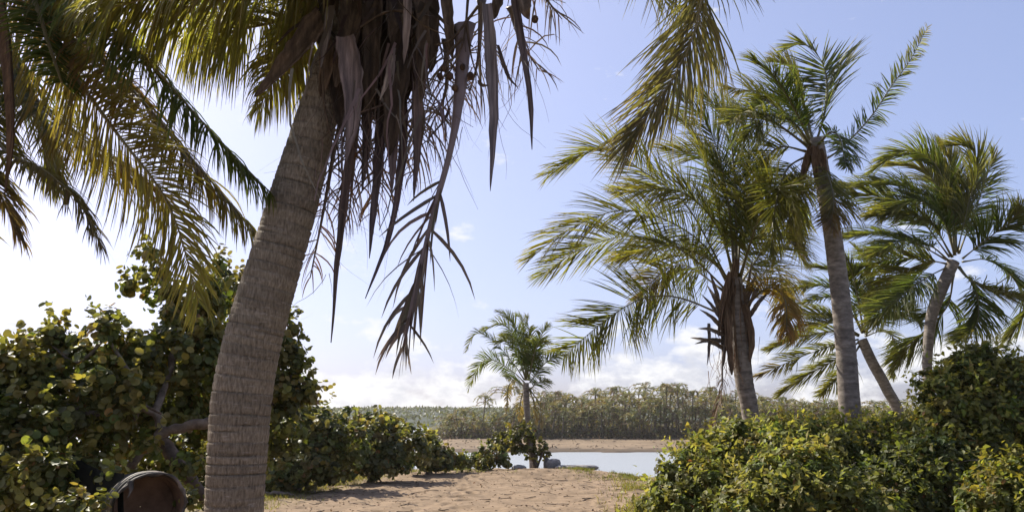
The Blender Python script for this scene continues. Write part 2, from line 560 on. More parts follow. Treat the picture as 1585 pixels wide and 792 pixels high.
def leaflets(mb, P, rg, n=80, L=0.6, w=0.018, t0=0.16, a0=72, a1=24, g=1.0, wind=(0, 0, 0), lift=0.15, col=GREEN, tipcol=None, K=5,
             ref=(0, 0, 1), both=(1, 1), keep=1.0, jitter=0.12, twist=0.0, clump=1.0):
    m = len(P)
    T, S, U = frames(P, ref)
    ts = np.concatenate([np.linspace(t0, 0.995, n)] * 2)
    sg = np.concatenate([np.ones(n), -np.ones(n)])
    ts = np.clip(ts + rg.normal(0, 0.25 / n, 2 * n), 0, 1)
    ncl = vnoise2(ts * 17 + rg.random() * 200, sg * 40 + 50.0, 9)
    kp = (rg.random(2 * n) < np.where(sg > 0, both[0], both[1]) * keep) & (vnoise2(ts * 11 + rg.random() * 200, sg * 40 + 50.0, 4) > 0.13)
    ts, sg, ncl = ts[kp], sg[kp], ncl[kp]
    q = len(ts)
    f = ts * (m - 1)
    ip = lambda A: np.stack([np.interp(f, np.arange(m), A[:, k]) for k in range(3)], 1)
    p, t, s, u = ip(P), norm(ip(T)), norm(ip(S)), norm(ip(U))
    if twist:
        c_, s_ = math.cos(twist), math.sin(twist)
        s, u = s * c_ + u * s_, u * c_ - s * s_
    x = (ts - t0) / (1 - t0)
    prof = np.interp(x, [0, 0.12, 0.35, 0.7, 0.9, 1], [0.55, 0.85, 1.0, 0.82, 0.55, 0.34])
    ang = np.radians(np.interp(x, [0, 1], [a0, a1]) + rg.normal(0, 60 * jitter, q) + 34 * clump * (ncl - 0.5))
    d = t * np.cos(ang)[:, None] + s * (sg * np.sin(ang))[:, None] + u * (lift + rg.normal(0, jitter, q))[:, None]
    d = norm(d)
    l = L * prof * (1 + rg.normal(0, 0.09, q))
    grav = np.array([0, 0, -1.0]) * g + np.array(wind)
    wd = norm(t - (t * d).sum(1, keepdims=True) * d + 1e-5)
    roll = rg.normal(0, 0.45, q)
    wd = norm(wd * np.cos(roll)[:, None] + np.cross(d, wd) * np.sin(roll)[:, None])
    ws = np.interp(np.linspace(0, 1, K + 1), [0, 0.15, 0.5, 0.8, 1], [0.55, 1.0, 0.9, 0.55, 0.06])
    gi = g * (1 + rg.normal(0, 0.3, q) + 1.2 * clump * (ncl - 0.5))
    pts = []
    for k in range(K + 1):
        hw = wd * (w * ws[k] * 0.5 * (0.6 + 0.4 * prof))[:, None]
        pts += [p - hw, p + hw]
        step = (l / K)[:, None]
        p = p + d * step
        d = norm(d + grav[None] * (0.42 * (k + 1) / K * (gi / max(g, 1e-3)))[:, None])
        wd = norm(wd - (wd * d).sum(1, keepdims=True) * d)
    V = np.stack(pts, 1)
    nv = 2 * (K + 1)
    Qt = np.array([(2 * k, 2 * k + 1, 2 * k + 3, 2 * k + 2) for k in range(K)])
    Q = (Qt[None] + (np.arange(q) * nv)[:, None, None]).reshape(-1, 4)
    c0 = jit(col, q, rg, 0.3, 0.1)
    if tipcol is not None:
        fr = np.clip((x - 0.35) / 0.6 + rg.normal(0, 0.12, q), 0, 1)[:, None]
        c0 = c0 * (1 - fr) + jit(tipcol, q, rg, 0.25, 0.1) * fr
    # leaflet tips dry out
    along = np.repeat(np.linspace(0, 1, K + 1), 2)[None, :, None]
    dry = np.clip((along - 0.62) / 0.38, 0, 1) * (rg.random((q, 1, 1)) * 0.6)
    CC = c0[:, None] * (1 - dry) + np.array(BROWN)[None, None] * 1.1 * dry
    mb.add(V.reshape(-1, 3), Q, None, CC.reshape(-1, 3))


LSC, NSC, WSC, CSC = 1.15, 2.9, 0.8, 0.35


def frond(root, pts, rg, rb=0.028, rt=0.004, rcol=(0.17, 0.13, 0.045), dead=False, npts=26, label=None, **kw):
    P = catmull(pts, npts)
    mb = MB()
    rad = np.interp(np.linspace(0, 1, npts), [0, 0.06, 0.15, 1], [rb * 1.9, rb * 1.25, rb, rt])
    tube(mb, P, rad, 7, 0.6, rcol)
    fr = mb.build('frond', M_RACHIS, root, smooth=True)
    lm = MB()
    if not dead:
        kw = dict(kw); kw['n'] = int(kw['n'] * NSC); kw['L'] = kw['L'] * LSC; kw['w'] = kw['w'] * WSC; kw.setdefault('clump', CSC)
    leaflets(lm, P, rg, **kw)
    lm.build('leaflets', M_DRYLEAF if dead else M_FROND, fr, kind='stuff')
    if label: fr['label'] = label
    return fr


def path_px(pp, Y, Lnom, sgn):
    """pixel control points at crown distance Y; what the outline lacks in length goes into depth"""
    P0 = np.array([at(q[0], q[1], Y) for q in pp])
    seg = np.linalg.norm(np.diff(P0, axis=0), axis=1)
    L = seg.sum()
    dep = math.sqrt(max(0.0, Lnom ** 2 - L ** 2)) * 0.62 * sgn if L < Lnom else 0.0
    t = np.concatenate([[0], np.cumsum(seg) / L])
    return np.array([at(q[0], q[1], Y + (q[2] if len(q) > 2 else dep * tt ** 1.2)) for q, tt in zip(pp, t)])


def ring_trunk(root, pts, radii, mat, rg, sides=36, rings_every=0.055, depth=0.006, rows_per=5, name='trunk', tintf=None):
    P0 = np.asarray(pts, float)
    L = np.linalg.norm(np.diff(P0, axis=0), axis=1).sum()
    n = int(L / rings_every * rows_per) + 2
    P = catmull(P0, n)
    tt = np.linspace(0, 1, n)
    r = np.interp(tt, np.linspace(0, 1, len(radii)), radii)
    # leaf scars: uneven steps, each a ledge with a dark groove below it
    s = tt * L
    bounds = [0]
    while bounds[-1] < L: bounds.append(bounds[-1] + rings_every * rg.uniform(0.55, 1.5))
    bounds = np.array(bounds)
    idx = np.searchsorted(bounds, s, 'right') - 1
    ph = (s - bounds[idx]) / (bounds[np.minimum(idx + 1, len(bounds) - 1)] - bounds[idx] + 1e-6)
    a = np.arange(sides) / sides * 2 * math.pi
    tilt = rg.uniform(-0.15, 0.15, len(bounds))[idx]; t2 = rg.uniform(0, 6.28, len(bounds))[idx]
    phs = ph[:, None] + tilt[:, None] * np.sin(a[None] + t2[:, None])
    saw = 0.5 - np.abs(((phs) % 1.0) - 0.5)
    groove = np.clip(1 - saw / 0.09, 0, 1)
    amp = rg.uniform(0.3, 1.3, len(bounds))[idx][:, None]
    lump = 0.028 * vnoise2(a[None] * 2.0 + 50, s[:, None] * 4.0, 3) + 0.022 * vnoise2(a[None] * 6 + 20, s[:, None] * 22.0, 5)
    wob = 1 + (-groove * depth * amp + 0.35 * depth * (phs % 1.0)) / r[:, None] + lump
    T, S, U = frames(P, (0, 1, 0))
    V = P[:, None] + S[:, None] * (np.cos(a)[None] * r[:, None] * wob)[..., None] + U[:, None] * (np.sin(a)[None] * r[:, None] * wob)[..., None]
    i = np.arange(n - 1)[:, None] * sides; j = np.arange(sides)[None]; k = (j + 1) % sides
    Q = np.stack([i + j, i + k, i + k + sides, i + j + sides], -1).reshape(-1, 4)
    band = (0.84 + 0.32 * rg.random(len(bounds)))[idx][:, None] * (1 - 0.32 * groove * np.minimum(amp, 1))
    C = np.repeat(band[..., None], 3, -1)
    if tintf is not None: C = C * tintf(tt)[:, None]
    mb = MB(); mb.add(V.reshape(-1, 3), Q, None, C.reshape(-1, 3))
    return mb.build(name, mat, root, smooth=True)


def spathe(root, pts, w, rg, col=(1, 1, 1), flat=0.42, name='dry_sheath', prof=None, mat=None, roll=0.6):
    """dry boat-shaped sheath: a trough of crescent section, ragged at its edges"""
    n, m = 30, 9
    P = catmull(pts, n)
    t = np.linspace(0, 1, n)
    pr = np.interp(t, [0, 0.1, 0.35, 0.7, 0.92, 1], prof or [0.8, 0.95, 1.0, 0.66, 0.25, 0.02])
    T, S, U = frames(P, (rg.uniform(-0.4, 0.4) * roll, 1, 0))
    ro = rg.uniform(-roll, roll) + 0.5 * (t - 0.5) * rg.normal()
    S, U = S * np.cos(ro)[:, None] + U * np.sin(ro)[:, None], U * np.cos(ro)[:, None] - S * np.sin(ro)[:, None]
    v = np.linspace(-1, 1, m)
    sd_ = rg.random() * 90
    rag = 1 + 0.30 * (vnoise2(t * 14 + sd_, t * 0 + 3) - 0.5)
    rag2 = 1 + 0.30 * (vnoise2(t * 14 + sd_, t * 0 + 40) - 0.5)
    wid = pr * w * 0.5
    x = v[None] * wid[:, None] * np.where(v[None] < 0, rag[:, None], rag2[:, None])
    dep = flat * 1.1 * (1 - v ** 2)[None] * wid[:, None] + 0.05 * wid[:, None] * (vnoise2(v[None] * 4 + sd_, t[:, None] * 10) - 0.5) + 0.05 * wid[:, None] * np.cos(v * 14)[None]
    th = np.maximum(0.006, 0.10 * wid)[:, None] * np.ones((1, m))
    front = P[:, None] + S[:, None] * x[..., None] + U[:, None] * dep[..., None]
    back_ = P[:, None] + S[:, None] * x[..., None] * 0.98 + U[:, None] * (dep - th)[..., None]
    ring = np.concatenate([front, back_[:, ::-1]], 1)
    k2 = 2 * m
    i = np.arange(n - 1)[:, None] * k2; j = np.arange(k2)[None]; k = (j + 1) % k2
    Q = np.stack([i + j, i + k, i + k2 + k, i + k2 + j], -1).reshape(-1, 4)
    vv = np.concatenate([v, v[::-1]])
    tone = 0.55 + 0.9 * vnoise2(vv[None] * 6 + sd_, t[:, None] * 1.6) * (0.75 + 0.5 * vnoise2(vv[None] * 2 + 7 + sd_, t[:, None] * 9))
    C = tone[..., None] * np.array(col)
    mb = MB().add(ring.reshape(-1, 3), Q, None, C.reshape(-1, 3))
    return mb.build(name, mat or M_SPATHE, root, smooth=True)


def strands(root, name, starts, rg, L=(0.3, 0.9), w=0.004, col=MAUVE, mat=None, K=7, curl=0.25, label=None):
    """loose hanging strips that nobody could count"""
    starts = np.asarray(starts)
    q = len(starts)
    l = rg.uniform(L[0], L[1], q)
    d = norm(np.stack([rg.normal(0, 0.35, q), rg.normal(0, 0.35, q), -np.ones(q)], 1))
    wd = norm(np.cross(d, rg.normal(0, 1, (q, 3))))
    p = starts.copy(); pts = []
    cv = rg.normal(0, curl, (q, 3)); cv[:, 2] -= 0.15
    ws = np.linspace(1, 0.25, K + 1)
    for k in range(K + 1):
        hw = wd * (w * ws[k] * 0.5)
        pts += [p - hw, p + hw]
        p = p + d * (l / K)[:, None]
        d = norm(d + cv * 0.5 + rg.normal(0, 0.12, (q, 3)))
    V = np.stack(pts, 1); nv = 2 * (K + 1)
    Qt = np.array([(2 * k, 2 * k + 1, 2 * k + 3, 2 * k + 2) for k in range(K)])
    Q = (Qt[None] + (np.arange(q) * nv)[:, None, None]).reshape(-1, 4)
    mb = MB().add(V.reshape(-1, 3), Q, None, np.repeat(jit(col, q, rg, 0.45, 0.1), nv, 0))
    o = mb.build(name, mat or M_DRYLEAF, root, kind='stuff')
    return o


# ---- foreground leaning palm
rg = np.random.default_rng(101)
Y1 = 5.0
base = at(352, 1040, Y1 + 0.05); base[2] = 0.0
P1 = empty('coconut_palm', base)
tag(P1, 'big leaning coconut palm with thick ringed trunk and hanging dry sheaths in the foreground', 'palm tree')
tr = [base - np.array([0, 0, 0.15]), base + np.array([0.0, 0, 0.12]), at(357, 900, Y1 + 0.03), at(362, 792, Y1), at(368, 697, Y1), at(377, 598, Y1), at(399, 499, Y1), at(428, 400, Y1), at(449, 330, Y1),
      at(477, 230, Y1), at(500, 150, Y1), at(528, 70, Y1), at(560, -20, Y1)]
rad = [0.235, 0.20, 0.172, 0.165, 0.170, 0.173, 0.168, 0.160, 0.153, 0.136, 0.122, 0.115, 0.10]
ring_trunk(P1, tr, rad, M_TRUNK, rg, sides=56, rings_every=0.05, depth=0.011, rows_per=7,
           tintf=lambda t: np.stack([np.interp(t, [0, 0.5, 1], [1.12, 1.0, 0.92]), np.interp(t, [0, 0.5, 1], [1.0, 1.0, 0.95]), np.interp(t, [0, 0.5, 1], [0.9, 0.98, 1.0])], 1))
crown = at(590, -40, Y1)
# old leaf bases and fibre round the top of the trunk
for (a, b, c, w, col) in [
        ((498, 30), (505, 90), (497, 150), 0.10, 1.2), ((528, -20), (522, 90), (530, 205), 0.17, 0.45), ((600, -30), (600, 80), (585, 190), 0.20, 0.35),
        ((565, -40), (560, 60), (556, 150), 0.22, 0.4), ((640, -40), (632, 60), (622, 170), 0.16, 0.5), ((665, -30), (668, 50), (667, 112), 0.115, 0.55),
        ((690, -30), (695, 40), (700, 90), 0.08, 0.8), ((630, 40), (612, 150), (603, 240), 0.16, 0.45), ((500, 20), (450, 85), (395, 150), 0.15, 0.8),
        ((812, -30), (812, 10), (818, 30), 0.10, 0.9), ((545, -40), (540, 50), (520, 135), 0.15, 0.7), ((515, -30), (510, 40), (508, 120), 0.12, 1.0), ((575, -30), (575, 90), (570, 175), 0.14, 0.6), ((610, -30), (618, 60), (640, 140), 0.14, 0.6), ((650, -40), (655, 60), (652, 160), 0.10, 0.7), ((560, -30), (548, 80), (545, 160), 0.13, 0.5), ((775, -40), (770, 0), (765, 30), 0.09, 0.8)]:
    yy = Y1 + rg.uniform(-0.22, 0.0)
    spathe(P1, [at(*a, yy), at(*b, yy - 0.08), at(*c, yy - 0.05)], w, rg, (col * 1.25,) * 3, flat=0.5, roll=0.25, name='leaf_base', mat=M_FIBRE, prof=[0.8, 1, 1, 0.85, 0.5, 0.12])
# boat-shaped dry sheaths hanging down
for pts, w, col, yy in [
        ([(533, 55), (545, 120), (545, 185), (536, 250)], 0.165, (1.15, 1.0, 1.05), 4.72),
        ([(512, 10), (505, 60), (497, 105)], 0.10, (1.0, 1.0, 1.1), 4.78),
        ([(632, -20), (629, 50), (625, 100)], 0.075, (1.35, 1.2, 1.15), 4.75),
        ([(608, 85), (600, 120), (588, 155)], 0.055, (1.3, 1.2, 1.15), 4.74),
        ([(645, 40), (646, 150), (645, 240), (640, 312)], 0.10, (0.75, 0.62, 0.62), 4.9),
        ([(754, 5), (760, 90), (764, 190), (759, 296)], 0.098, (1.0, 0.98, 1.12), 4.8),
        ([(793, -20), (806, 60), (820, 150), (823, 232)], 0.080, (0.65, 0.55, 0.58), 4.85),
        ([(625, 150), (622, 250), (604, 360), (566, 462)], 0.075, (0.5, 0.42, 0.5), 5.0),
        ([(545, 215), (533, 310), (521, 420), (517, 482), (513, 530)], 0.085, (0.6, 0.5, 0.5), 5.05),
        ([(590, 170), (585, 260), (578, 330), (572, 400)], 0.085, (0.45, 0.4, 0.48), 5.1),
        ([(610, 180), (608, 240), (606, 300)], 0.08, (0.9, 0.75, 0.8), 4.85),
        ([(770, 70), (785, 115), (803, 138)], 0.035, (0.5, 0.42, 0.38), 4.9),
        ([(741, 124), (746, 132), (757, 132)], 0.03, (0.4, 0.35, 0.32), 4.78),
        ([(560, 100), (568, 200), (560, 300)], 0.09, (0.5, 0.45, 0.5), 5.05)]:
    spathe(P1, [at(x, y, yy) for x, y in pts], w * 0.82, rg, col)
# hanging dead frond and dead leaflets
frond(P1, [at(718, 40, 4.9), at(714, 120, 4.85), at(700, 220, 4.8), at(668, 340, 4.8), at(645, 440, 4.8), at(625, 535, 4.82)], rg, rb=0.045, rt=0.012, rcol=(0.16, 0.12, 0.115), dead=True, n=34, L=0.54,
      w=0.026, t0=0.5, a0=34, a1=12, g=1.1, col=MAUVE, lift=0.0, jitter=0.3, keep=0.8, twist=0.9, label='dead brown frond hanging straight down')
for pts, n, L, col in [
        ([(545, 120), (520, 220), (500, 330), (480, 430)], 44, 0.42, BROWN),
        ([(600, 130), (590, 230), (575, 330)], 44, 0.42, BROWN),
        ([(560, 130), (548, 250), (540, 340)], 40, 0.4, MAUVE),
        ([(640, 100), (655, 190), (640, 270)], 30, 0.4, MAUVE),
        ([(690, 60), (690, 140), (665, 200)], 30, 0.45, MAUVE),
        ([(780, -40), (835, -10), (870, 30)], 26, 0.42, MAUVE),
        ([(745, 0), (740, 90), (725, 150)], 24, 0.5, MAUVE),
        ([(790, 10), (805, 60), (835, 110)], 16, 0.45, MAUVE)]:
    yy = 5.05 + rg.uniform(-0.1, 0.2)
    frond(P1, [at(x, y, yy + 0.15 * k) for k, (x, y) in enumerate(pts)], rg, rb=0.02, rcol=(0.10, 0.08, 0.07), dead=True, n=n, L=L, w=0.013, t0=0.1, a0=60, a1=25, g=2.4, col=col, jitter=0.35, keep=0.7)
S0 = []
for (x, y, sp, n) in [(560, 150, 45, 90), (620, 170, 40, 80), (690, 110, 30, 60), (745, 90, 35, 40), (500, 330, 14, 20), (540, 250, 30, 40), (800, 60, 20, 18)]:
    for _ in range(n): S0.append(at(x + rg.normal(0, sp), y + rg.normal(0, 40), 5.0 + rg.normal(0, 0.12)))
strands(P1, 'fibre_strands', S0, rg, L=(0.15, 0.6), w=0.005, col=(0.13, 0.10, 0.09))
S1_ = [at(x, y, 5.0 + rg.normal(0, 0.14)) for x, y in zip(rg.uniform(488, 680, 75), rg.uniform(-60, 40, 75))]
strands(P1, 'torn_leaf_sheath', S1_, rg, L=(0.3, 0.65), w=0.04, col=(0.06, 0.045, 0.036), curl=0.10)
S1_ = [at(x, y, 4.9 + rg.normal(0, 0.2)) for x, y in zip(rg.normal(595, 50, 60), rg.uniform(40, 190, 60))]
strands(P1, 'torn_strips', S1_, rg, L=(0.3, 0.9), w=0.02, col=(0.14, 0.11, 0.10), curl=0.12)
# flower stalk with young nuts
for pts in ([(725, -10), (718, 60), (700, 105), (690, 118)], [(722, 30), (728, 80), (738, 118)], [(715, 60), (690, 90), (680, 130)], [(740, 10), (700, 60), (670, 70)], [(640, 20), (600, 18), (555, 45), (545, 62)], [(498, 100), (505, 180), (525, 240)]):
    mb = MB(); tube(mb, catmull([at(x, y, 4.82) for x, y in pts], 14), np.linspace(0.011, 0.004, 14), 6, 1, (0.9, 0.9, 0.9)); mb.build('flower_stalk', M_FIBRE, P1, smooth=True)
for (x, y, r) in [(688, 106, .022), (696, 118, .024), (728, 118, .025), (704, 136, .022), (716, 104, .02), (681, 118, .02), (828, 30, .024)]:
    th_ = np.linspace(0.05, math.pi - 0.05, 7)
    c = at(x, y, 4.8)
    mb = MB(); tube(mb, c + np.stack([0 * th_, 0 * th_, np.cos(th_) * r * 1.15], 1), np.sin(th_) * r, 9, 1, (0.7, 0.6, 0.55)); mb.build('young_coconut', M_FIBRE, P1, smooth=True)
# living fronds
WIND = (-0.25, -0.05, 0)
A = lambda pp: [at(x, y, yy) for x, y, yy in pp]
HANG = dict(w=0.02, g=2.6, lift=0, a0=80, a1=50)
frond(P1, A([(600, -60, 5), (510, -40, 4.8), (400, -15, 4.7), (290, -15, 4.6), (160, 15, 4.5)]), rg, n=95, L=0.80, col=GOLD, tipcol=GOLD, **HANG)
frond(P1, A([(600, -50, 5), (520, -10, 5.2), (440, 30, 5.4), (360, 50, 5.5), (280, 90, 5.5)]), rg, n=90, L=0.62, col=GOLD, tipcol=YELLOW, **HANG)
frond(P1, A([(590, -40, 5), (530, 0, 5.4), (470, 60, 5.6), (430, 110, 5.7), (400, 170, 5.7)]), rg, n=80, L=0.50, col=YELLOW, tipcol=YELLOW, **HANG)
frond(P1, A([(600, -60, 5), (470, -110, 4.9), (330, -110, 4.8), (210, -60, 4.7), (120, 0, 4.6)]), rg, n=90, L=0.62, col=GREEN, tipcol=GOLD, **HANG)
frond(P1, A([(600, -60, 5), (520, -110, 5.4), (430, -80, 5.9), (350, -30, 6.2), (270, 40, 6.4)]), rg, n=90, L=0.85, col=GOLD, tipcol=GOLD, **HANG)
frond(P1, A([(600, -60, 5), (780, -260, 5.0), (960, -220, 4.9), (1075, -90, 4.8), (1082, 20, 4.75), (1045, 115, 4.7), (968, 226, 4.7)]), rg, rb=0.03, rt=0.006, n=150, L=0.72, w=0.015, g=0.5, wind=(-0.3, 0, 0), lift=0.0, twist=1.2,
      col=GOLD, tipcol=(0.15, 0.125, 0.07), a0=60, a1=12)
frond(P1, A([(600, -60, 5), (720, -160, 5.2), (860, -140, 5.4), (960, -60, 5.5), (1030, 0, 5.5)]), rg, n=60, L=0.62, w=0.014, g=1.4, lift=0, col=GOLD, tipcol=GOLD, keep=0.8)
frond(P1, A([(600, -60, 5), (680, -180, 5.5), (760, -170, 6), (820, -90, 6.3), (850, -20, 6.5)]), rg, n=60, L=0.55, w=0.018, g=1.4, lift=0, col=BROWN, tipcol=BROWN, keep=0.6)
frond(P1, A([(600, -60, 5), (620, -220, 4.6), (640, -260, 4.0), (660, -200, 3.4)]), rg, n=80, L=0.6, w=0.02, g=1.4, col=GOLD)
frond(P1, A([(600, -60, 5), (640, -240, 5.6), (680, -300, 6.4), (720, -240, 7.2)]), rg, n=80, L=0.6, w=0.02, g=1.4, col=GOLD)

# ---- palm at the left edge: only its fronds reach into the picture
rg = np.random.default_rng(102)
Y0 = 5.6
b0 = at(-420, 1000, Y0); b0[2] = 0.0
P0 = empty('coconut_palm', b0)
tag(P0, 'palm whose orange and green fronds hang in from the left edge', 'palm tree')
top0 = at(-70, -110, Y0)
ring_trunk(P0, [b0, at(-330, 700, Y0), at(-220, 380, Y0), at(-120, 80, Y0), top0], [0.2, 0.16, 0.15, 0.14, 0.12], M_TRUNK, rg, sides=28, rows_per=5)
T0 = (-70, -110, Y0)
frond(P0, A([T0, (60, -90, 5.2), (160, 15, 5.0), (250, 118, 4.9), (330, 207, 4.85), (425, 305, 4.85)]), rg, rb=0.034, n=110, L=0.52, w=0.021, g=2.4, lift=-0.1, col=GREEN, tipcol=GREEN, a0=80, a1=40)
frond(P0, A([T0, (40, -40, 5.5), (140, 70, 5.4), (225, 162, 5.3), (300, 250, 5.25), (400, 365, 5.2)]), rg, rb=0.034, n=110, L=0.55, w=0.021, g=2.0, lift=-0.1, col=ORANGE, tipcol=GOLD, a0=80, a1=35)
frond(P0, A([T0, (30, 0, 5.2), (110, 110, 5.1), (185, 212, 5.0), (262, 318, 4.95), (308, 470, 4.95)]), rg, rb=0.034, n=110, L=0.58, w=0.018, g=0.8, wind=(-0.3, 0, 0), lift=-0.05, col=(0.17, 0.13, 0.04), tipcol=(0.21, 0.18, 0.04), a0=80, a1=30, twist=1.2)
frond(P0, A([T0, (0, 40, 5.8), (40, 130, 5.8), (100, 200, 5.7), (180, 250, 5.6), (250, 300, 5.6)]), rg, rb=0.03, n=100, L=0.6, w=0.02, g=1.2, lift=-0.05, col=GREEN, tipcol=ORANGE, a0=80, a1=30)
frond(P0, A([T0, (-40, 100, 5.4), (0, 225, 5.2), (60, 258, 5.1), (118, 308, 5.05), (158, 382, 5.05)]), rg, n=100, L=0.36, w=0.018, g=1.1, lift=-0.05, col=GOLD, tipcol=(0.11, 0.09, 0.05), a0=78, a1=30)
frond(P0, A([T0, (10, -70, 5.2), (52, 0, 5.0), (72, 60, 4.95), (95, 128, 4.9)]), rg, rb=0.04, rt=0.012, n=90, L=0.48, w=0.022, g=0.5, lift=0.0, col=GREEN, a0=85, a1=60)
frond(P0, A([T0, (-20, 0, 5.9), (20, 120, 6.0), (60, 200, 6.1), (80, 280, 6.2)]), rg, n=90, L=0.6, w=0.022, g=0.9, col=GREEN, tipcol=GOLD)
frond(P0, A([T0, (-60, 60, 5.3), (-40, 220, 5.2), (0, 300, 5.1), (30, 370, 5.1)]), rg, n=80, L=0.4, w=0.02, g=1.2, col=GOLD, tipcol=BROWN)
frond(P0, A([T0, (-130, 40, 5.3), (-120, 200, 5.2), (-70, 300, 5.1), (-20, 360, 5.1)]), rg, n=80, L=0.45, w=0.02, g=0.8, col=GOLD, tipcol=GOLD)
spathe(P0, A([(-5, -20, 4.9), (6, 60, 4.85), (14, 150, 4.8), (16, 230, 4.8), (8, 300, 4.8)]), 0.135, rg, (1.0, 0.8, 0.55), mat=M_FIBRE)
for a in (150, 200, 260, 100):
    frond(P0, [top0, top0 + np.array([math.cos(R(a)) * 0.8, math.sin(R(a)) * 0.8, 0.7]), top0 + np.array([math.cos(R(a)) * 1.8, math.sin(R(a)) * 1.8, 0.5]), top0 + np.array([math.cos(R(a)) * 2.6, math.sin(R(a)) * 2.6, -0.5])],
          rg, n=60, L=0.5, w=0.022, g=1.2, col=GOLD)


LSC, NSC, WSC, CSC = 1.35, 2.3, 1.0, 1.0


# ---- the standing palms on the right and in the middle
def standing_palm(label, Y, trunk_px, radii, fronds, seed, Lnom, L, w, n=70, g=0.8, wind=(-0.35, 0, 0), mat=None, rings=0.09, K=4, dep_seq=(1, -1, 0.6, -0.6), a0=72, a1=24):
    rg = np.random.default_rng(seed)
    pts = [at(x, y, Y) for x, y in trunk_px]
    b = pts[0].copy(); b[2] = min(b[2], float(ground_h(b[0:1], b[1:2])[0]) - 0.05) if len(trunk_px) else 0
    root = empty('coconut_palm', b)
    tag(root, label, 'palm tree')
    if pts[0][2] > b[2] + 0.05: pts = [b] + pts
    ring_trunk(root, pts, radii, mat or M_TRUNK2, rg, sides=22, rings_every=rings, depth=0.008, rows_per=4)
    for i, fd in enumerate(fronds):
        pp, kw = (fd, {}) if isinstance(fd, list) else fd
        kw = dict(kw)
        sg = kw.pop('sgn', dep_seq[i % len(dep_seq)])
        a = dict(n=n, L=L, w=w, g=g, wind=wind, col=GREEN, tipcol=OLIVE, K=K, rb=0.024, lift=0.12, a0=a0, a1=a1, rcol=(0.11, 0.095, 0.035))
        a['twist'] = rg.uniform(0.3, 1.1) * (1 if i % 2 else -1)
        a.update(kw)
        frond(root, path_px(pp, Y, Lnom, sg), rg, npts=20, **a)
    return root, rg


OL = dict(col=OLIVE, tipcol=(0.13, 0.12, 0.025)); YL = dict(col=OLIVE, tipcol=YELLOW); BR = dict(col=(0.13, 0.11, 0.04), tipcol=(0.13, 0.10, 0.05), g=1.8)
BS = dict(col=(0.15, 0.11, 0.05), tipcol=BROWN, g=1.8, L=0.2, n=16)
P2, rg = standing_palm('bushy coconut palm with brown leaf bases, nearest palm on the right', 13.0,
    [(1162, 650), (1152, 590), (1146, 540), (1141, 480), (1139, 430)], [0.115, 0.115, 0.125, 0.14, 0.14, 0.10],
    [([(1135, 450), (1062, 317), (990, 262), (930, 228), (848, 270)], OL),
     ([(1135, 455), (1080, 370), (980, 325), (890, 350), (818, 402)], YL),
     ([(1135, 460), (1060, 390), (980, 365), (900, 385), (838, 425)], OL),
     ([(1125, 490), (1050, 460), (990, 463), (925, 505), (872, 552)], dict(col=OLIVE, tipcol=OLIVE, sgn=-1, g=0.35, twist=1.3, wind=(0, 0, 0), a0=74, a1=30)),
     ([(1120, 450), (1060, 410), (1020, 425), (990, 462)], dict(col=OLIVE, tipcol=BROWN)),
     ([(1135, 430), (1105, 300), (1075, 210), (1025, 165)], OL), ([(1138, 430), (1125, 300), (1100, 205), (1050, 150)], {}),
     ([(1140, 430), (1138, 290), (1125, 190), (1085, 145)], {}), ([(1140, 430), (1152, 300), (1158, 215), (1130, 165)], {}),
     ([(1145, 430), (1172, 345), (1200, 290), (1228, 330)], OL), ([(1145, 440), (1180, 390), (1212, 360), (1240, 400)], OL),
     ([(1150, 480), (1188, 445), (1214, 462), (1218, 520)], dict(col=(0.22, 0.15, 0.04), tipcol=ORANGE, g=1.8, L=0.45)),
     ([(1150, 470), (1185, 420), (1205, 420), (1212, 470)], BR),
     ([(1138, 435), (1110, 350), (1050, 295), (960, 300)], YL),
     ([(1140, 430), (1130, 330), (1100, 250), (1030, 230)], OL),
     ([(1135, 440), (1095, 400), (1030, 380), (960, 400)], YL)],
    201, 3.3, 0.68, 0.019, n=70, g=0.6, wind=(-0.45, 0, 0), a0=66, a1=16)
for (p0, p1, p2, w) in [((1135, 440), (1122, 500), (1120, 565), 0.12), ((1140, 430), (1141, 500), (1145, 575), 0.13), ((1148, 440), (1158, 500), (1160, 570), 0.11), ((1128, 470), (1128, 520), (1133, 580), 0.11),
                       ((1152, 470), (1164, 520), (1160, 560), 0.09), ((1130, 420), (1118, 470), (1112, 520), 0.07), ((1140, 400), (1132, 460), (1128, 510), 0.1)]:
    yy = 12.86 + rg.uniform(-.06, .06)
    spathe(P2, [at(*p0, yy), at(*p1, yy - .03), at(*p2, yy)], w * 1.25, rg, (1.5, 1.45, 1.4), name='leaf_base', mat=M_FIBRE, flat=0.6, prof=[0.7, 1, 1, 0.8, 0.5, 0.15])
for (p0, p1) in [((1120, 500), (1085, 455)), ((1120, 510), (1082, 478)), ((1122, 520), (1080, 508)), ((1122, 528), (1075, 532)), ((1118, 490), (1094, 440)), ((1155, 470), (1172, 420)), ((1158, 475), (1182, 435)),
                 ((1155, 460), (1165, 400)), ((1124, 540), (1068, 522)), ((1115, 478), (1098, 420)), ((1160, 490), (1190, 452))]:
    spathe(P2, [at(*p0, 12.9), at((p0[0] + p1[0]) / 2, (p0[1] + p1[1]) / 2 - 4, 12.7), at(*p1, 12.5 + rg.random() * 0.6)], 0.075, rg, (0.8, 0.75, 0.7), name='petiole_stub')
spathe(P2, [at(1097, 500, 12.8), at(1098, 530, 12.8), at(1095, 565, 12.8)], 0.06, rg, (0.6, 0.6, 0.65))
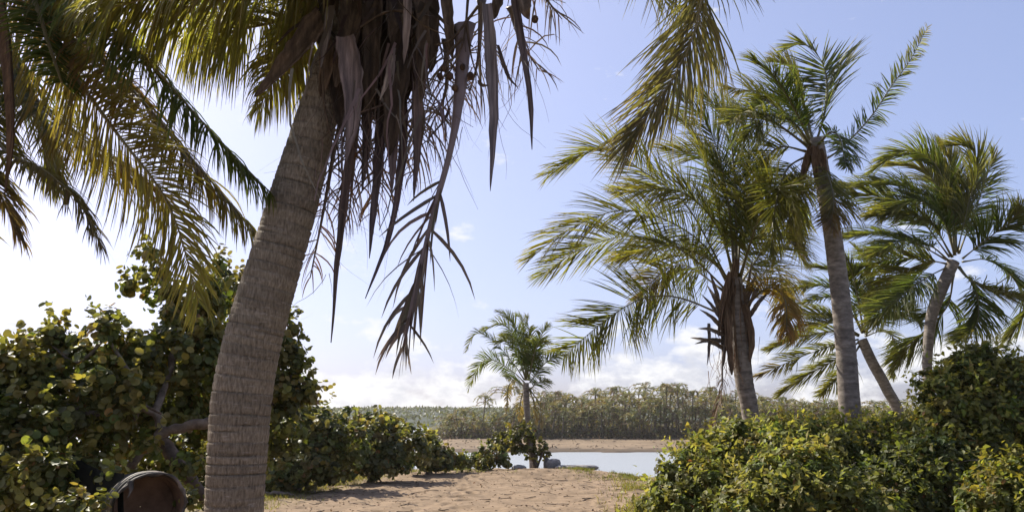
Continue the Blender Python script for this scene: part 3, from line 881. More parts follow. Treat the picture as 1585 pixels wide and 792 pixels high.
frond(P2, [at(1122, 520, 12.9), at(1118, 560, 12.8), at(1116, 610, 12.75), at(1095, 680, 12.7)], rg, npts=20, rb=0.02, rcol=(0.12, 0.09, 0.06), dead=True, n=40, L=0.3, w=0.014, t0=0.4, a0=30, a1=15, g=1.5, col=BROWN, K=4,
      label='dead frond dangling beside the trunk')
strands(P2, 'fibre_strands', [at(1130 + rg.normal(0, 16), 540 + rg.normal(0, 28), 12.9) for _ in range(90)], rg, L=(0.15, 0.5), w=0.012, col=BROWN)

P3, rg = standing_palm('tall slim coconut palm with pale ringed trunk and one frond blown upright', 12.3,
    [(1316, 640), (1309, 540), (1300, 450), (1287, 350), (1274, 280), (1262, 215)], [0.175, 0.165, 0.15, 0.142, 0.135, 0.125, 0.12],
    [([(1265, 250), (1292, 238), (1345, 185), (1382, 130), (1408, 95), (1436, 42)], dict(col=GREEN, tipcol=(0.16, 0.15, 0.10), L=0.25, a0=60, a1=35, g=0.7, n=56, wind=(0.1, 0, 0), keep=0.9, twist=1.45, label='long frond blown upright')),
     ([(1262, 225), (1278, 165), (1276, 105), (1245, 68), (1208, 82)], dict(col=(0.09, 0.105, 0.05), tipcol=OLIVE, L=0.62, a0=82, a1=40, g=0.15, wind=(0, 0, 0), w=0.03, n=56, lift=0.1, both=(1, 0.9), sgn=0.3)),
     ([(1258, 220), (1240, 150), (1222, 105), (1198, 92)], YL), ([(1256, 222), (1225, 160), (1195, 115), (1166, 92)], {}),
     ([(1252, 225), (1205, 170), (1165, 142), (1122, 136)], YL), ([(1252, 228), (1200, 190), (1160, 172), (1125, 190)], OL),
     ([(1250, 235), (1205, 228), (1178, 265), (1168, 335)], OL), ([(1252, 240), (1218, 262), (1200, 320), (1192, 392)], OL),
     ([(1255, 240), (1235, 280), (1222, 330), (1238, 385)], dict(col=OLIVE, tipcol=BROWN)), ([(1256, 228), (1228, 190), (1190, 178), (1150, 215)], {}),
     ([(1256, 228), (1238, 175), (1205, 150), (1165, 160)], {}),
     ([(1262, 240), (1280, 270), (1290, 310), (1285, 350)], dict(col=OLIVE, tipcol=BROWN)),
     ([(1255, 245), (1240, 290), (1230, 330), (1226, 375)], OL), ([(1262, 230), (1285, 205), (1300, 215), (1310, 260)], dict(col=GREEN, tipcol=GREEN, L=0.4))],
    301, 2.9, 0.52, 0.019, n=58, g=0.5, wind=(-0.5, 0, 0), rings=0.11, a0=58, a1=14)
strands(P3, 'fibre_strands', [at(1250 + rg.normal(0, 14), 265 + rg.normal(0, 22), 12.2) for _ in range(60)], rg, L=(0.15, 0.5), w=0.012, col=BROWN)
for (p0, p1, p2) in [((1255, 225), (1243, 265), (1240, 300)), ((1262, 225), (1262, 262), (1266, 292)), ((1268, 230), (1276, 262), (1280, 285))]:
    spathe(P3, [at(*p0, 12.15), at(*p1, 12.1), at(*p2, 12.15)], 0.12, rg, (1.6, 1.4, 1.2), name='leaf_base', mat=M_FIBRE, flat=0.6)

P4, rg = standing_palm('windblown coconut palm with short smooth trunk at the right edge', 20.0,
    [(1437, 600), (1436, 545), (1442, 490), (1456, 450), (1476, 405)], [0.12, 0.11, 0.11, 0.115, 0.14, 0.14],
    [[(1478, 395), (1468, 300), (1440, 245), (1395, 235), (1352, 264)], [(1478, 395), (1450, 320), (1400, 290), (1345, 285), (1312, 292)],
     [(1470, 398), (1425, 340), (1380, 312), (1330, 298), (1290, 294)], [(1465, 402), (1420, 378), (1365, 362), (1305, 368)],
     [(1465, 408), (1420, 400), (1370, 402), (1310, 425)], [(1468, 412), (1430, 432), (1390, 462), (1342, 502)],
     ([(1480, 390), (1474, 310), (1472, 255), (1455, 225)], YL), ([(1482, 390), (1500, 310), (1514, 262), (1500, 228), (1466, 226)], OL),
     [(1484, 392), (1508, 330), (1528, 272), (1538, 236)], [(1490, 400), (1530, 368), (1562, 345), (1580, 322)],
     [(1490, 405), (1530, 402), (1568, 430), (1588, 478), (1562, 522)], [(1485, 412), (1510, 450), (1512, 500), (1484, 526)],
     [(1476, 425), (1466, 475), (1430, 512), (1386, 560)], ([(1482, 412), (1500, 432), (1540, 450), (1600, 462)], OL),
     ([(1478, 395), (1456, 300), (1425, 260), (1380, 255)], YL), [(1478, 395), (1460, 340), (1420, 310), (1370, 330)], [(1480, 390), (1478, 320), (1465, 265), (1430, 240)],
     [(1470, 405), (1440, 380), (1400, 372), (1350, 395)], ([(1470, 410), (1440, 405), (1400, 420), (1360, 455)], OL), ([(1474, 398), (1440, 345), (1395, 330), (1345, 335)], OL)],
    401, 3.6, 0.78, 0.028, n=78, g=0.55, wind=(-0.55, 0, 0), K=4, a0=50, a1=10)

P5, rg = standing_palm('small coconut palm leaning left behind the tall slim trunk', 22.0,
    [(1395, 655), (1372, 600), (1350, 560), (1334, 525)], [0.16, 0.15, 0.14, 0.14, 0.13],
    [([(1330, 520), (1290, 512), (1240, 522), (1187, 541)], OL), ([(1328, 525), (1280, 537), (1220, 560), (1166, 584)], dict(col=OLIVE, tipcol=BROWN)), ([(1328, 530), (1290, 558), (1240, 586), (1205, 612)], OL),
     ([(1330, 535), (1308, 572), (1290, 592), (1265, 612)], dict(col=OLIVE, tipcol=YELLOW)), ([(1330, 518), (1290, 492), (1250, 484), (1210, 498)], OL), [(1335, 515), (1310, 462), (1270, 442), (1214, 452)],
     [(1338, 515), (1335, 460), (1300, 422), (1252, 412)], [(1340, 515), (1360, 462), (1382, 442), (1412, 446)], ([(1340, 520), (1368, 512), (1386, 532), (1380, 584)], OL), [(1336, 512), (1326, 450), (1312, 405), (1285, 385)],
     [(1338, 515), (1345, 450), (1340, 405), (1320, 380)], [(1340, 518), (1372, 490), (1400, 480), (1425, 500)], ([(1328, 520), (1300, 500), (1262, 500), (1222, 520)], OL), [(1335, 515), (1315, 480), (1285, 460), (1240, 470)]],
    501, 3.4, 0.48, 0.026, n=60, g=0.7, wind=(-0.6, 0, 0), K=3, a0=42, a1=10)

P6, rg = standing_palm('young coconut palm standing alone behind the little tree at the river edge', 26.5,
    [(824, 720), (818, 660), (815, 625), (814, 592)], [0.10, 0.095, 0.09, 0.10, 0.095],
    [([(812, 592), (793, 574), (758, 555), (740, 568), (725, 602)], {}), ([(812, 588), (790, 556), (758, 522), (736, 516), (722, 542)], {}), [(813, 584), (800, 532), (778, 500), (746, 512)],
     [(815, 584), (804, 522), (790, 492), (770, 482)], ([(816, 584), (811, 522), (808, 492), (798, 488)], {}), ([(817, 584), (819, 522), (816, 490)], {}), ([(818, 586), (830, 542), (840, 516), (848, 502)], {}),
     ([(820, 592), (840, 566), (860, 550), (876, 550)], {}), [(815, 600), (798, 588), (783, 584)], [(820, 602), (836, 590), (848, 588)], ([(810, 596), (794, 590), (786, 602), (784, 640)], BS),
     [(814, 588), (800, 550), (782, 526), (768, 530)], [(815, 588), (808, 545), (796, 520), (776, 520)], ([(818, 588), (826, 550), (834, 530), (850, 530)], {}), ([(812, 600), (806, 620), (804, 650)], BS), ([(818, 600), (826, 622), (830, 655)], BS),
     ([(815, 600), (815, 630), (812, 660)], BS), ([(820, 602), (834, 625), (838, 660)], BS)],
    601, 2.4, 0.38, 0.028, n=42, g=0.9, wind=(-0.35, 0, 0), K=3)


# ------------------------------------------------------------------ shrubs and broadleaf trees
def foliage(root, clumps, rg, leaf, size, per, cols, part='leaves', mat=None, singles=0, up=0.5, shell=0.55, sub=None, dead=0.03, shoots=0.3, spread=1.0, low=1.0):
    """clumps: px, py, Y, radius px.  Leaves sit in small sprays on the outside of each clump"""
    tv, tt = leaf
    POS, NRM, COLR = [], [], []
    front = []
    for (px, py, Y, rp) in clumps:
        c = at(px, py, Y); r = rp / F * Y
        nsub = max(8, int((rp / (sub or 9)) ** 2 * 1.6))
        # sprays on a lumpy ball
        d = norm(rg.normal(0, 1, (nsub, 3)))
        lobes = norm(rg.normal(0, 1, (6, 3))); la = rg.uniform(-0.34, 0.26, 6)
        rr = r * (shell + (1.08 - shell) * rg.random(nsub) ** 0.55) * (1 + (np.maximum(d @ lobes.T, 0) ** 3 * la).sum(1))
        sc = c + d * rr[:, None] * np.array([1, 0.9, 0.92])
        n = max(1, int(per * (rp / 40.0) ** 2 / nsub)) if per else 8
        n = max(n, 5)
        sr = spread * np.clip(r * 0.22, size * 0.8, 0.30) * rg.uniform(0.7, 1.3, nsub)
        q = rg.normal(0, 1, (nsub, n, 3)); q /= np.linalg.norm(q, axis=-1, keepdims=True)
        p = sc[:, None] + q * (sr[:, None, None] * rg.random((nsub, n, 1)) ** 0.5)
        nr = q * 0.7 + d[:, None] * 0.5 + np.array([0, 0, up]) + rg.normal(0, 0.35, (nsub, n, 3))
        tone = jit(cols[0], nsub, rg, 0.32, 0.12)
        alt = rg.random(nsub) < 0.33
        tone[alt] = jit(cols[1], int(alt.sum()), rg, 0.3, 0.12)
        cl = np.repeat(tone[:, None], n, 1) * (1 + 0.3 * (rg.random((nsub, n, 1)) * 2 - 1))
        dd = rg.random((nsub, n)) < dead
        cl[dd] = jit((0.24, 0.15, 0.05), int(dd.sum()), rg, 0.4, 0.2)
        POS.append(p.reshape(-1, 3)); NRM.append(nr.reshape(-1, 3)); COLR.append(cl.reshape(-1, 3))
        front.append((p[..., 1] - c[1]).ravel() / r)
        # shoots that stick out of the mass, leaves set along them
        ns = int(rp * shoots)
        if ns:
            e = norm(rg.normal(0, 1, (ns, 3)) + np.array([0, -0.2, 0.5])); nl = 9
            ln = size * rg.uniform(1.5, 4.0, ns)
            dr = norm(e + rg.normal(0, 0.35, (ns, 3)) + np.array([0, 0, 0.35]))
            tt_ = np.linspace(0, 1, nl)[None, :, None]
            sp = (c + e * r * 0.95)[:, None] + dr[:, None] * ln[:, None, None] * tt_ + rg.normal(0, size * 0.3, (ns, nl, 3))
            POS.append(sp.reshape(-1, 3)); NRM.append((rg.normal(0, 0.6, (ns, nl, 3)) + np.array([0, -0.1, 0.6])).reshape(-1, 3))
            COLR.append(np.repeat(jit(np.array(cols[1]) * 1.1, ns, rg, 0.3, 0.12), nl, 0)); front.append(np.full(ns * nl, 0.0))
    POS, NRM, COLR, front = map(np.concatenate, (POS, NRM, COLR, front))
    zg = ground_h(POS[:, 0], POS[:, 1])
    ok = POS[:, 2] > zg + 0.01
    POS, NRM, COLR, front = POS[ok], NRM[ok], COLR[ok], front[ok]
    ROT = rot_from(NRM, rg.uniform(0, 6.283, len(POS)), rg)
    SZ = size * rg.uniform(0.5, 1.4, len(POS)) * np.interp(POS[:, 2] - zg[ok], [0.2, 1.8], [low, 1.0])
    single = np.zeros(len(POS), bool)
    if singles:
        u, v = project(POS)
        sc_ = front + (SZ < size) * 0.6 + ((u < 5) | (u > 1580) | (v < 5) | (v > 787)) * 9 + rg.random(len(POS)) * 0.25
        single[np.argsort(sc_)[:singles]] = True
    mb = MB()
    k = ~single
    scatter(mb, tv, tt, POS[k], ROT[k], SZ[k], COLR[k])
    o = mb.build(part, mat, root, kind='stuff', smooth=True)
    if singles:
        meshes = []
        for q in range(6):
            m_ = MB(); m_.add(tv, None, tt, jit(cols[q % 2], 1, rg, 0.3, 0.1)[0]); meshes.append(m_.mesh('leaf', mat, smooth=True))
        from mathutils import Matrix
        for q, ii in enumerate(np.where(single)[0]):
            lo = bpy.data.objects.new('leaf', meshes[q % 6])
            M = Matrix([[*(ROT[ii][r_] * SZ[ii]), POS[ii][r_] - ORG[root][r_]] for r_ in range(3)] + [[0, 0, 0, 1]])
            COL.objects.link(lo); lo.parent = root
            lo.matrix_local = M
    return o


def branch(root, pts, r0, r1, rg, name='branch', tint_=(1, 1, 1), mat=None, sides=8):
    n = 18
    P = catmull(pts, n) + rg.normal(0, r0 * 0.12, (n, 3))
    mb = MB(); tube(mb, P, np.linspace(r0, r1, n) * (1 + 0.12 * rg.normal(0, 1, n)), sides, 1, tint_)
    return mb.build(name, mat or M_BARK, root, smooth=True)


LEAF_R, LEAF_O = (ROUND_V, ROUND_T), (OVAL_V, OVAL_T)
SG = [(0.10, 0.115, 0.03), (0.19, 0.178, 0.05)]
SB = [(0.115, 0.135, 0.036), (0.19, 0.19, 0.056)]


def ground_pt(px, Y):
    p = at(px, 700, Y); p[2] = float(ground_h(p[0:1], p[1:2])[0]); return p


# left sea grape tree
rg = np.random.default_rng(701)
t1 = empty('sea_grape_tree', ground_pt(235, 8.6))
tag(t1, 'dark broad round-leaved tree filling the lower left corner', 'tree')
CL1 = [(75, 535, 8.5, 42), (160, 525, 8.5, 40), (215, 560, 8.7, 45), (40, 600, 8.2, 55), (120, 600, 8.5, 60), (200, 620, 8.9, 55), (285, 560, 9.1, 55), (300, 500, 9.3, 42), (250, 455, 9.2, 26), (262, 490, 9.2, 30),
       (226, 395, 9.2, 14), (206, 440, 9.2, 17), (240, 425, 9.2, 16), (325, 460, 9.4, 36), (330, 420, 9.4, 18), (30, 690, 7.8, 70), (110, 690, 8.6, 60), (180, 670, 9.0, 50), (260, 630, 9.2, 48), (15, 780, 7.4, 55), (80, 770, 7.5, 40),
       (310, 610, 9.6, 42), (290, 690, 9.8, 50), (240, 720, 9.8, 50), (60, 570, 8.4, 40), (-40, 600, 8.2, 70), (-50, 720, 7.8, 80), (15, 560, 8.4, 35), (320, 740, 9.8, 45), (170, 740, 9.4, 45), (345, 530, 9.4, 40), (345, 640, 9.6, 40), (150, 590, 8.0, 30), (100, 640, 7.9, 34), (210, 600, 8.1, 26), (60, 740, 7.2, 34), (130, 725, 7.6, 24), (180, 640, 8.0, 22), (290, 720, 8.3, 18), (230, 690, 8.1, 14), (110, 780, 6.9, 20), (290, 770, 7.4, 12), (150, 785, 6.8, 14), (170, 735, 7.4, 10),  (90, 735, 7.2, 20)]
foliage(t1, CL1, rg, LEAF_R, 0.070, 620, SG, mat=M_GRAPE, shoots=0.2, spread=1.9, low=0.68, singles=260, up=0.4, shell=0.35, sub=12.5)
b = ORG[t1]
branch(t1, [b - np.array([0, 0, 0.1]), at(330, 800, 8.7), at(300, 750, 8.6), at(268, 705, 8.5), at(248, 672, 8.5)], 0.085, 0.06, rg, 'trunk', (0.75, 0.66, 0.6))
branch(t1, [at(335, 652, 8.6), at(290, 660, 8.5), at(252, 668, 8.45), at(225, 695, 8.35), at(200, 722, 8.3)], 0.055, 0.04, rg, 'branch', (0.95, 0.85, 0.75))
branch(t1, [at(252, 668, 8.5), at(240, 640, 8.5), at(215, 625, 8.4), at(195, 570, 8.4), at(165, 520, 8.4)], 0.05, 0.015, rg)
branch(t1, [at(240, 640, 8.5), at(265, 560, 8.9), at(270, 480, 9.1), at(225, 395, 9.2)], 0.045, 0.01, rg)
branch(t1, [at(265, 560, 8.9), at(300, 500, 9.2), at(330, 430, 9.4)], 0.03, 0.01, rg)
branch(t1, [at(215, 625, 8.4), at(150, 640, 8.3), at(70, 610, 8.2), at(40, 560, 8.2)], 0.04, 0.012, rg)
branch(t1, [at(-30, 800, 7.6), at(20, 745, 7.6), at(90, 690, 8.0), at(150, 640, 8.3)], 0.03, 0.02, rg)
branch(t1, [at(165, 520, 8.4), at(120, 560, 8.3), at(75, 530, 8.4)], 0.018, 0.01, rg)
branch(t1, [at(205, 655, 8.3), at(222, 630, 8.3), at(250, 640, 8.3)], 0.02, 0.01, rg, 'branch', (0.9, 0.8, 0.7))

rg = np.random.default_rng(702)
t2 = empty('sea_grape_tree', ground_pt(400, 11.2))
tag(t2, 'round-leaved tree showing on both sides of the leaning trunk, behind it', 'tree')
CL2 = [(400, 500, 11.2, 40), (440, 545, 11.2, 30), (452, 590, 11.2, 34), (430, 620, 11.3, 40), (462, 560, 11.2, 16), (380, 460, 11.2, 34), (350, 560, 11.3, 50), (390, 600, 11.2, 55), (330, 650, 11.5, 50), (470, 610, 11.3, 20), (420, 480, 11.2, 22),
       (440, 660, 11.5, 40), (345, 440, 11.3, 22), (445, 505, 11.2, 18), (350, 700, 11.4, 50), (300, 560, 11.4, 40), (290, 640, 11.5, 40)]
foliage(t2, CL2, rg, LEAF_R, 0.075, 700, [(0.088, 0.10, 0.03), (0.175, 0.165, 0.05)], mat=M_GRAPE, spread=1.7, singles=120, up=0.4, shell=0.4, sub=10)
branch(t2, [ORG[t2], at(395, 700, 11.2), at(400, 620, 11.2), at(420, 520, 11.2)], 0.07, 0.02, rg, 'trunk')
branch(t2, [at(400, 650, 11.2), at(440, 600, 11.2), at(460, 560, 11.2)], 0.03, 0.01, rg)
branch(t2, [at(400, 640, 11.2), at(360, 560, 11.2), at(380, 470, 11.2)], 0.03, 0.01, rg)


def shrub(name, label, px, Y, clumps, seed, leaf, size, per, cols, mat, singles=0, **kw):
    rg = np.random.default_rng(seed)
    r = empty(name, ground_pt(px, Y))
    tag(r, label, 'shrub')
    clumps = clumps + [tuple((np.array(p_) + np.array(q_)) / 2 * np.array([1, 1, 1, 0.9])) for p_, q_ in zip(clumps[:-1], clumps[1:])]
    foliage(r, clumps, rg, leaf, size, per, cols, mat=mat, singles=singles, **kw)
    b = ORG[r]
    for c in clumps[::3]:
        branch(r, [b + rg.normal(0, 0.08, 3) * np.array([1, 1, 0]), (b + at(c[0], c[1], c[2])) / 2 + rg.normal(0, 0.05, 3), at(c[0], c[1], c[2])], 0.022, 0.008, rg, 'stem', sides=6)
        cc = at(c[0], c[1], c[2]); rr_ = c[3] / F * c[2]; e_ = norm(rg.normal(0, 1, 3) + np.array([0, -0.5, 0.9]))
        branch(r, [cc, cc + e_ * rr_ * 0.8, cc + e_ * rr_ * 1.25 + rg.normal(0, 0.04, 3)], 0.009, 0.003, rg, 'twig', sides=5)
    return r


MIDC = [(0.088, 0.10, 0.03), (0.175, 0.165, 0.052)]
shrub('sea_grape_shrub', 'dense olive shrub right beside the leaning palm trunk', 465, 17.6,
      [(430, 690, 17.6, 48), (470, 662, 17.8, 40), (500, 690, 17.8, 45), (450, 725, 17.3, 32), (510, 722, 17.4, 30), (410, 650, 18, 40), (490, 642, 18, 22), (400, 720, 17.4, 40), (540, 685, 18, 34), (455, 637, 18, 20), (475, 732, 17.2, 22), (430, 735, 17.1, 20)],
      711, LEAF_R, 0.10, 900, MIDC, M_GRAPE, up=0.45, shoots=0.15, spread=1.5, singles=60)
shrub('sea_grape_shrub', 'rounded olive shrub in the middle of the row left of the clearing', 580, 20.0,
      [(560, 690, 19.8, 40), (600, 682, 20.2, 36), (585, 712, 19.6, 28), (625, 700, 20.2, 32), (545, 718, 19.4, 24), (560, 657, 20.4, 18), (525, 652, 20, 20), (600, 658, 20.6, 16), (635, 677, 20.6, 20), (505, 665, 20, 24), (610, 720, 19.6, 18)],
      712, LEAF_R, 0.10, 1000, MIDC, M_GRAPE, up=0.45, shoots=0.15, spread=1.5)
shrub('sea_grape_shrub', 'low olive shrub tapering off at the end of the row', 665, 22.0,
      [(650, 695, 22, 28), (675, 705, 22.2, 22), (640, 712, 21.6, 18), (692, 712, 22.4, 14), (660, 682, 22.4, 14), (665, 716, 21.6, 14), (705, 712, 22.6, 12), (718, 715, 22.8, 10)],
      713, LEAF_R, 0.10, 1300, MIDC, M_GRAPE, up=0.45, shoots=0.15, spread=1.5)
shrub('sea_grape_shrub', 'small round shrub at the foot of the little river-edge tree', 755, 23.6,
      [(740, 708, 23.8, 16), (765, 706, 23.6, 17), (785, 712, 23.4, 12), (725, 714, 23.8, 10), (752, 716, 23.2, 10)],
      714, LEAF_R, 0.09, 1700, MIDC, M_GRAPE, up=0.45, shoots=0.15, spread=1.5)
rg = np.random.default_rng(715)
t3 = empty('sea_grape_tree', ground_pt(829, 24.4))
tag(t3, 'little crooked tree with flat yellow-green crown at the river edge', 'tree')
foliage(t3, [(775, 682, 24.4, 15), (800, 672, 24.4, 14), (815, 668, 24.4, 12), (790, 690, 24.3, 13), (812, 684, 24.5, 14), (832, 690, 24.5, 14), (842, 700, 24.5, 9), (762, 680, 24.4, 9), (825, 705, 24.4, 8), (808, 698, 24.3, 9)], rg, LEAF_R, 0.09, 1700,
        [(0.085, 0.095, 0.022), (0.16, 0.15, 0.035)], mat=M_GRAPE, up=1.0, sub=4)
b = ORG[t3]
branch(t3, [b, at(826, 705, 24.4), at(822, 690, 24.4), at(812, 676, 24.4)], 0.11, 0.05, rg, 'trunk', (0.8, 0.75, 0.7))
branch(t3, [at(824, 698, 24.4), at(800, 684, 24.4), at(775, 683, 24.4)], 0.05, 0.02, rg)
branch(t3, [b, at(838, 705, 24.4), at(842, 690, 24.4)], 0.05, 0.02, rg, tint_=(0.8, 0.75, 0.7))

# stones and a broken slab by the little tree
def stone(root_name, label, c, s, seed, cat='rock', rz=0.0, box=False):
    rg = np.random.default_rng(seed)
    th = np.linspace(0, math.pi, 9); ph = np.arange(14) / 14 * 2 * math.pi
    d = np.stack([np.sin(th)[:, None] * np.cos(ph)[None], np.sin(th)[:, None] * np.sin(ph)[None], np.repeat(np.cos(th)[:, None], 14, 1)], -1)
    p = 4.0 if box else 2.6
    d = d / (np.abs(d) ** p).sum(-1, keepdims=True) ** (1 / p)
    d = d * (1 + 0.16 * (vnoise2(ph[None] * 1.3 + seed, th[:, None] * 2.3, seed) - 0.5))[..., None] * np.array(s)
    ca, sa = math.cos(rz), math.sin(rz)
    d = np.stack([d[..., 0] * ca - d[..., 1] * sa, d[..., 0] * sa + d[..., 1] * ca, d[..., 2]], -1) + c
    i = np.arange(8)[:, None] * 14; j = np.arange(14)[None]; k = (j + 1) % 14
    mb = MB().add(d.reshape(-1, 3), np.stack([i + j, i + 14 + j, i + 14 + k, i + k], -1).reshape(-1, 4), None, (1, 1, 1))
    return tag(mb.build(root_name, M_STONE), label, cat)


c = ground_pt(857, 24.2); stone('stone_block', 'pale squarish stone beside the little tree at the river edge', c + np.array([0, 0, 0.12]), (0.19, 0.18, 0.17), 31, box=True, rz=0.3)
c = ground_pt(893, 23.9); stone('concrete_slab', 'long flat concrete slab lying along the sand rim', c + np.array([0, 0, 0.05]), (0.62, 0.28, 0.075), 33, cat='slab', box=True, rz=-0.06)
c = ground_pt(803, 24.0); stone('stone', 'low grey stone in the shade left of the little trunk', c + np.array([0, 0, 0.06]), (0.22, 0.15, 0.10), 35)
c = ground_pt(846, 24.6); stone('stone', 'dark upright stone against the little trunk', c + np.array([0, 0, 0.15]), (0.10, 0.10, 0.2), 37)

# right-hand thicket
RS = dict(up=0.4, shell=0.6)
shrub('leafy_shrub', 'yellow-green leafy bush at the right edge of the sand, nearest the water', 1085, 9.6,
      [(1075, 752, 9.4, 52), (1115, 715, 9.7, 46), (1060, 715, 9.6, 20), (1095, 692, 9.8, 24), (1035, 775, 9.2, 34), (1100, 780, 9.0, 60), (1150, 685, 10, 36), (1135, 668, 10.2, 20), (1180, 720, 9.6, 55), (1015, 792, 9.1, 32), (1040, 742, 9.4, 22), (1160, 790, 8.8, 55),
       (1200, 685, 10.2, 34)], 721, LEAF_O, 0.069, 1102, SB, M_BUSH, singles=260, **RS)
shrub('leafy_shrub', 'vine-covered bush below the tall slim palm trunk', 1290, 10.8,
      [(1240, 685, 11, 40), (1290, 682, 11.2, 38), (1340, 685, 11.2, 38), (1390, 685, 11.4, 36), (1260, 720, 10.6, 55), (1320, 720, 10.8, 55), (1375, 715, 11, 48), (1200, 672, 11.4, 22), (1250, 664, 11.4, 18), (1330, 662, 11.6, 16), (1280, 790, 10.2, 60),
       (1350, 780, 10.4, 60), (1420, 690, 11, 44)], 722, LEAF_O, 0.069, 1050, [(0.10, 0.118, 0.032), (0.17, 0.17, 0.046)], M_BUSH, singles=100, **RS)
shrub('leafy_shrub', 'bright foreground bush hump at bottom centre of the thicket', 1225, 7.6,
      [(1200, 765, 7.6, 60), (1255, 750, 7.7, 50), (1225, 715, 7.9, 34), (1160, 800, 7.4, 50), (1290, 790, 7.5, 50), (1265, 705, 8.0, 26), (1190, 720, 7.9, 24), (1345, 800, 7.4, 40)], 723, LEAF_O, 0.061, 1102, SB, M_BUSH, singles=160, **RS)
shrub('leafy_shrub', 'tall rounded bush against the sky at the right edge', 1510, 10.4,
      [(1470, 600, 10.5, 42), (1510, 575, 10.6, 38), (1555, 590, 10.5, 42), (1450, 645, 10.4, 40), (1500, 650, 10.2, 50), (1560, 660, 10.2, 55), (1600, 620, 10.4, 50), (1440, 590, 10.6, 18), (1540, 560, 10.7, 22), (1480, 565, 10.7, 18), (1580, 565, 10.7, 22),
       (1480, 710, 10.2, 48), (1540, 720, 10.0, 50), (1435, 620, 10.6, 22)], 724, LEAF_O, 0.077, 1050, [(0.10, 0.118, 0.032), (0.18, 0.175, 0.046)], M_BUSH, singles=160, **RS)
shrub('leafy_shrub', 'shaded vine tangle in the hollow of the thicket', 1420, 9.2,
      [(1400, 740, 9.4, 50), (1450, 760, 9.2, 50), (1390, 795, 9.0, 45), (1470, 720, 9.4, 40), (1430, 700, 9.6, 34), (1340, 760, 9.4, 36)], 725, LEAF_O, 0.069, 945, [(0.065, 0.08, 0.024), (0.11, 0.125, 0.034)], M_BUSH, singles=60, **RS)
shrub('leafy_shrub', 'low sunlit bush cut off by the bottom right corner', 1550, 7.2,
      [(1540, 770, 7.2, 45), (1585, 750, 7.2, 45), (1510, 795, 7.0, 36), (1620, 770, 7.1, 50), (1560, 805, 6.9, 45)], 726, LEAF_O, 0.056, 1207, [(0.10, 0.115, 0.024), (0.17, 0.16, 0.035)], M_BUSH, singles=140, **RS)
shrub('leafy_shrub', 'sparse yellowish bush rising behind the thicket between the palm trunks', 1240, 14.5,
      [(1200, 662, 14.5, 18), (1240, 654, 14.6, 18), (1285, 652, 14.6, 16), (1340, 652, 14.8, 14), (1390, 652, 14.8, 16), (1420, 650, 14.8, 16), (1165, 670, 14.4, 18)], 727, LEAF_O, 0.069, 1102, [(0.10, 0.105, 0.028), (0.17, 0.155, 0.045)], M_BUSH, **RS)

# ------------------------------------------------------------------ rusty drum and dark sheet under the left tree
rg = np.random.default_rng(801)
DC = at(232, 786, 7.0)
d_root = empty('metal_drum', np.array([DC[0], DC[1], float(ground_h(DC[0:1], DC[1:2])[0])]))
tag(d_root, 'old open drum with ribbed grey side and rusty inside, under the left tree', 'drum')
ax = norm(np.array([0.55, -0.83, 0.06])); sd = norm(np.cross(ax, [0, 0, 1.0])); upv = np.cross(sd, ax)
RD = 0.285
ang = np.arange(40) / 40 * 2 * math.pi


def drum_ring(r, off, wob=0.0):
    rr = r * (1 + wob * np.sin(ang * 3 + 1) + wob * 0.6 * np.sin(ang * 7))
    return DC + ax * off + sd * (np.cos(ang) * rr)[:, None] + upv * (np.sin(ang) * rr)[:, None]


def loft(mb, rings, col):
    n = len(rings[0]); V = np.concatenate(rings)
    i = np.arange(len(rings) - 1)[:, None] * n; j = np.arange(n)[None]; k = (j + 1) % n
    mb.add(V, np.stack([i + j, i + k, i + n + k, i + n + j], -1).reshape(-1, 4), None, col)


M_DRUM = bark_mat('drum_paint', ((0.02, 0.02, 0.018), (0.055, 0.052, 0.046), (0.17, 0.155, 0.135)), scale=(5, 5, 5), rough=0.6, bump=0.3)
M_RUST = bark_mat('rust', ((0.05, 0.034, 0.022), (0.16, 0.10, 0.066), (0.25, 0.165, 0.11)), scale=(4, 4, 4), rough=0.9, bump=0.3)
mb = MB()
offs = np.linspace(0.0, -0.85, 60)
loft(mb, [drum_ring(RD * (1 + 0.035 * max(0, math.sin(o * 42)) ** 2), o, 0.012) for o in offs], (1, 1, 1))
mb.build('shell', M_DRUM, d_root, smooth=True)
mb = MB(); loft(mb, [drum_ring(RD * 0.955, o, 0.012) for o in np.linspace(0.0, -0.8, 20)], (1, 1, 1)); loft(mb, [drum_ring(RD * q, -0.45, 0.012 * q) for q in (0.955, 0.6, 0.3, 0.01)], (1, 1, 1))
mb.build('rusty_lining', M_RUST, d_root, smooth=True)
rp = drum_ring(RD * 0.985, 0.005, 0.035)[2:36] + rg.normal(0, 0.004, (34, 3))
mb = MB(); tube(mb, rp, np.interp(np.arange(34), [0, 10, 20, 33], [0.006, 0.016, 0.010, 0.004]) * (1 + 0.3 * rg.normal(0, 1, 34)).clip(0.4), 7, 1, np.repeat((0.5 + 1.6 * rg.random((34, 1))), 3, 1) * np.array([1, 0.85, 0.78]), ref=ax); mb.build('rim', M_DRUM, d_root, smooth=True)
for o_, r_ in ((-0.07, 0.010), (-0.17, 0.015), (-0.30, 0.013)):
    rp = drum_ring(RD * 1.03, o_, 0.012); rp = np.vstack([rp, rp[:1]])
    mb = MB(); tube(mb, rp, r_, 6, 1, (3.0, 2.8, 2.5), ref=ax); mb.build('hoop', M_DRUM, d_root, smooth=True)
# bent flap of torn metal at the mouth
mb = MB(); tube(mb, catmull([drum_ring(RD, 0.0)[6], drum_ring(RD * 0.8, 0.03)[5], drum_ring(RD * 0.72, 0.04)[3]], 10), np.linspace(0.03, 0.006, 10), 6, 0.3, (0.9, 0.8, 0.75)); mb.build('torn_flap', M_DRUM, d_root, smooth=True)

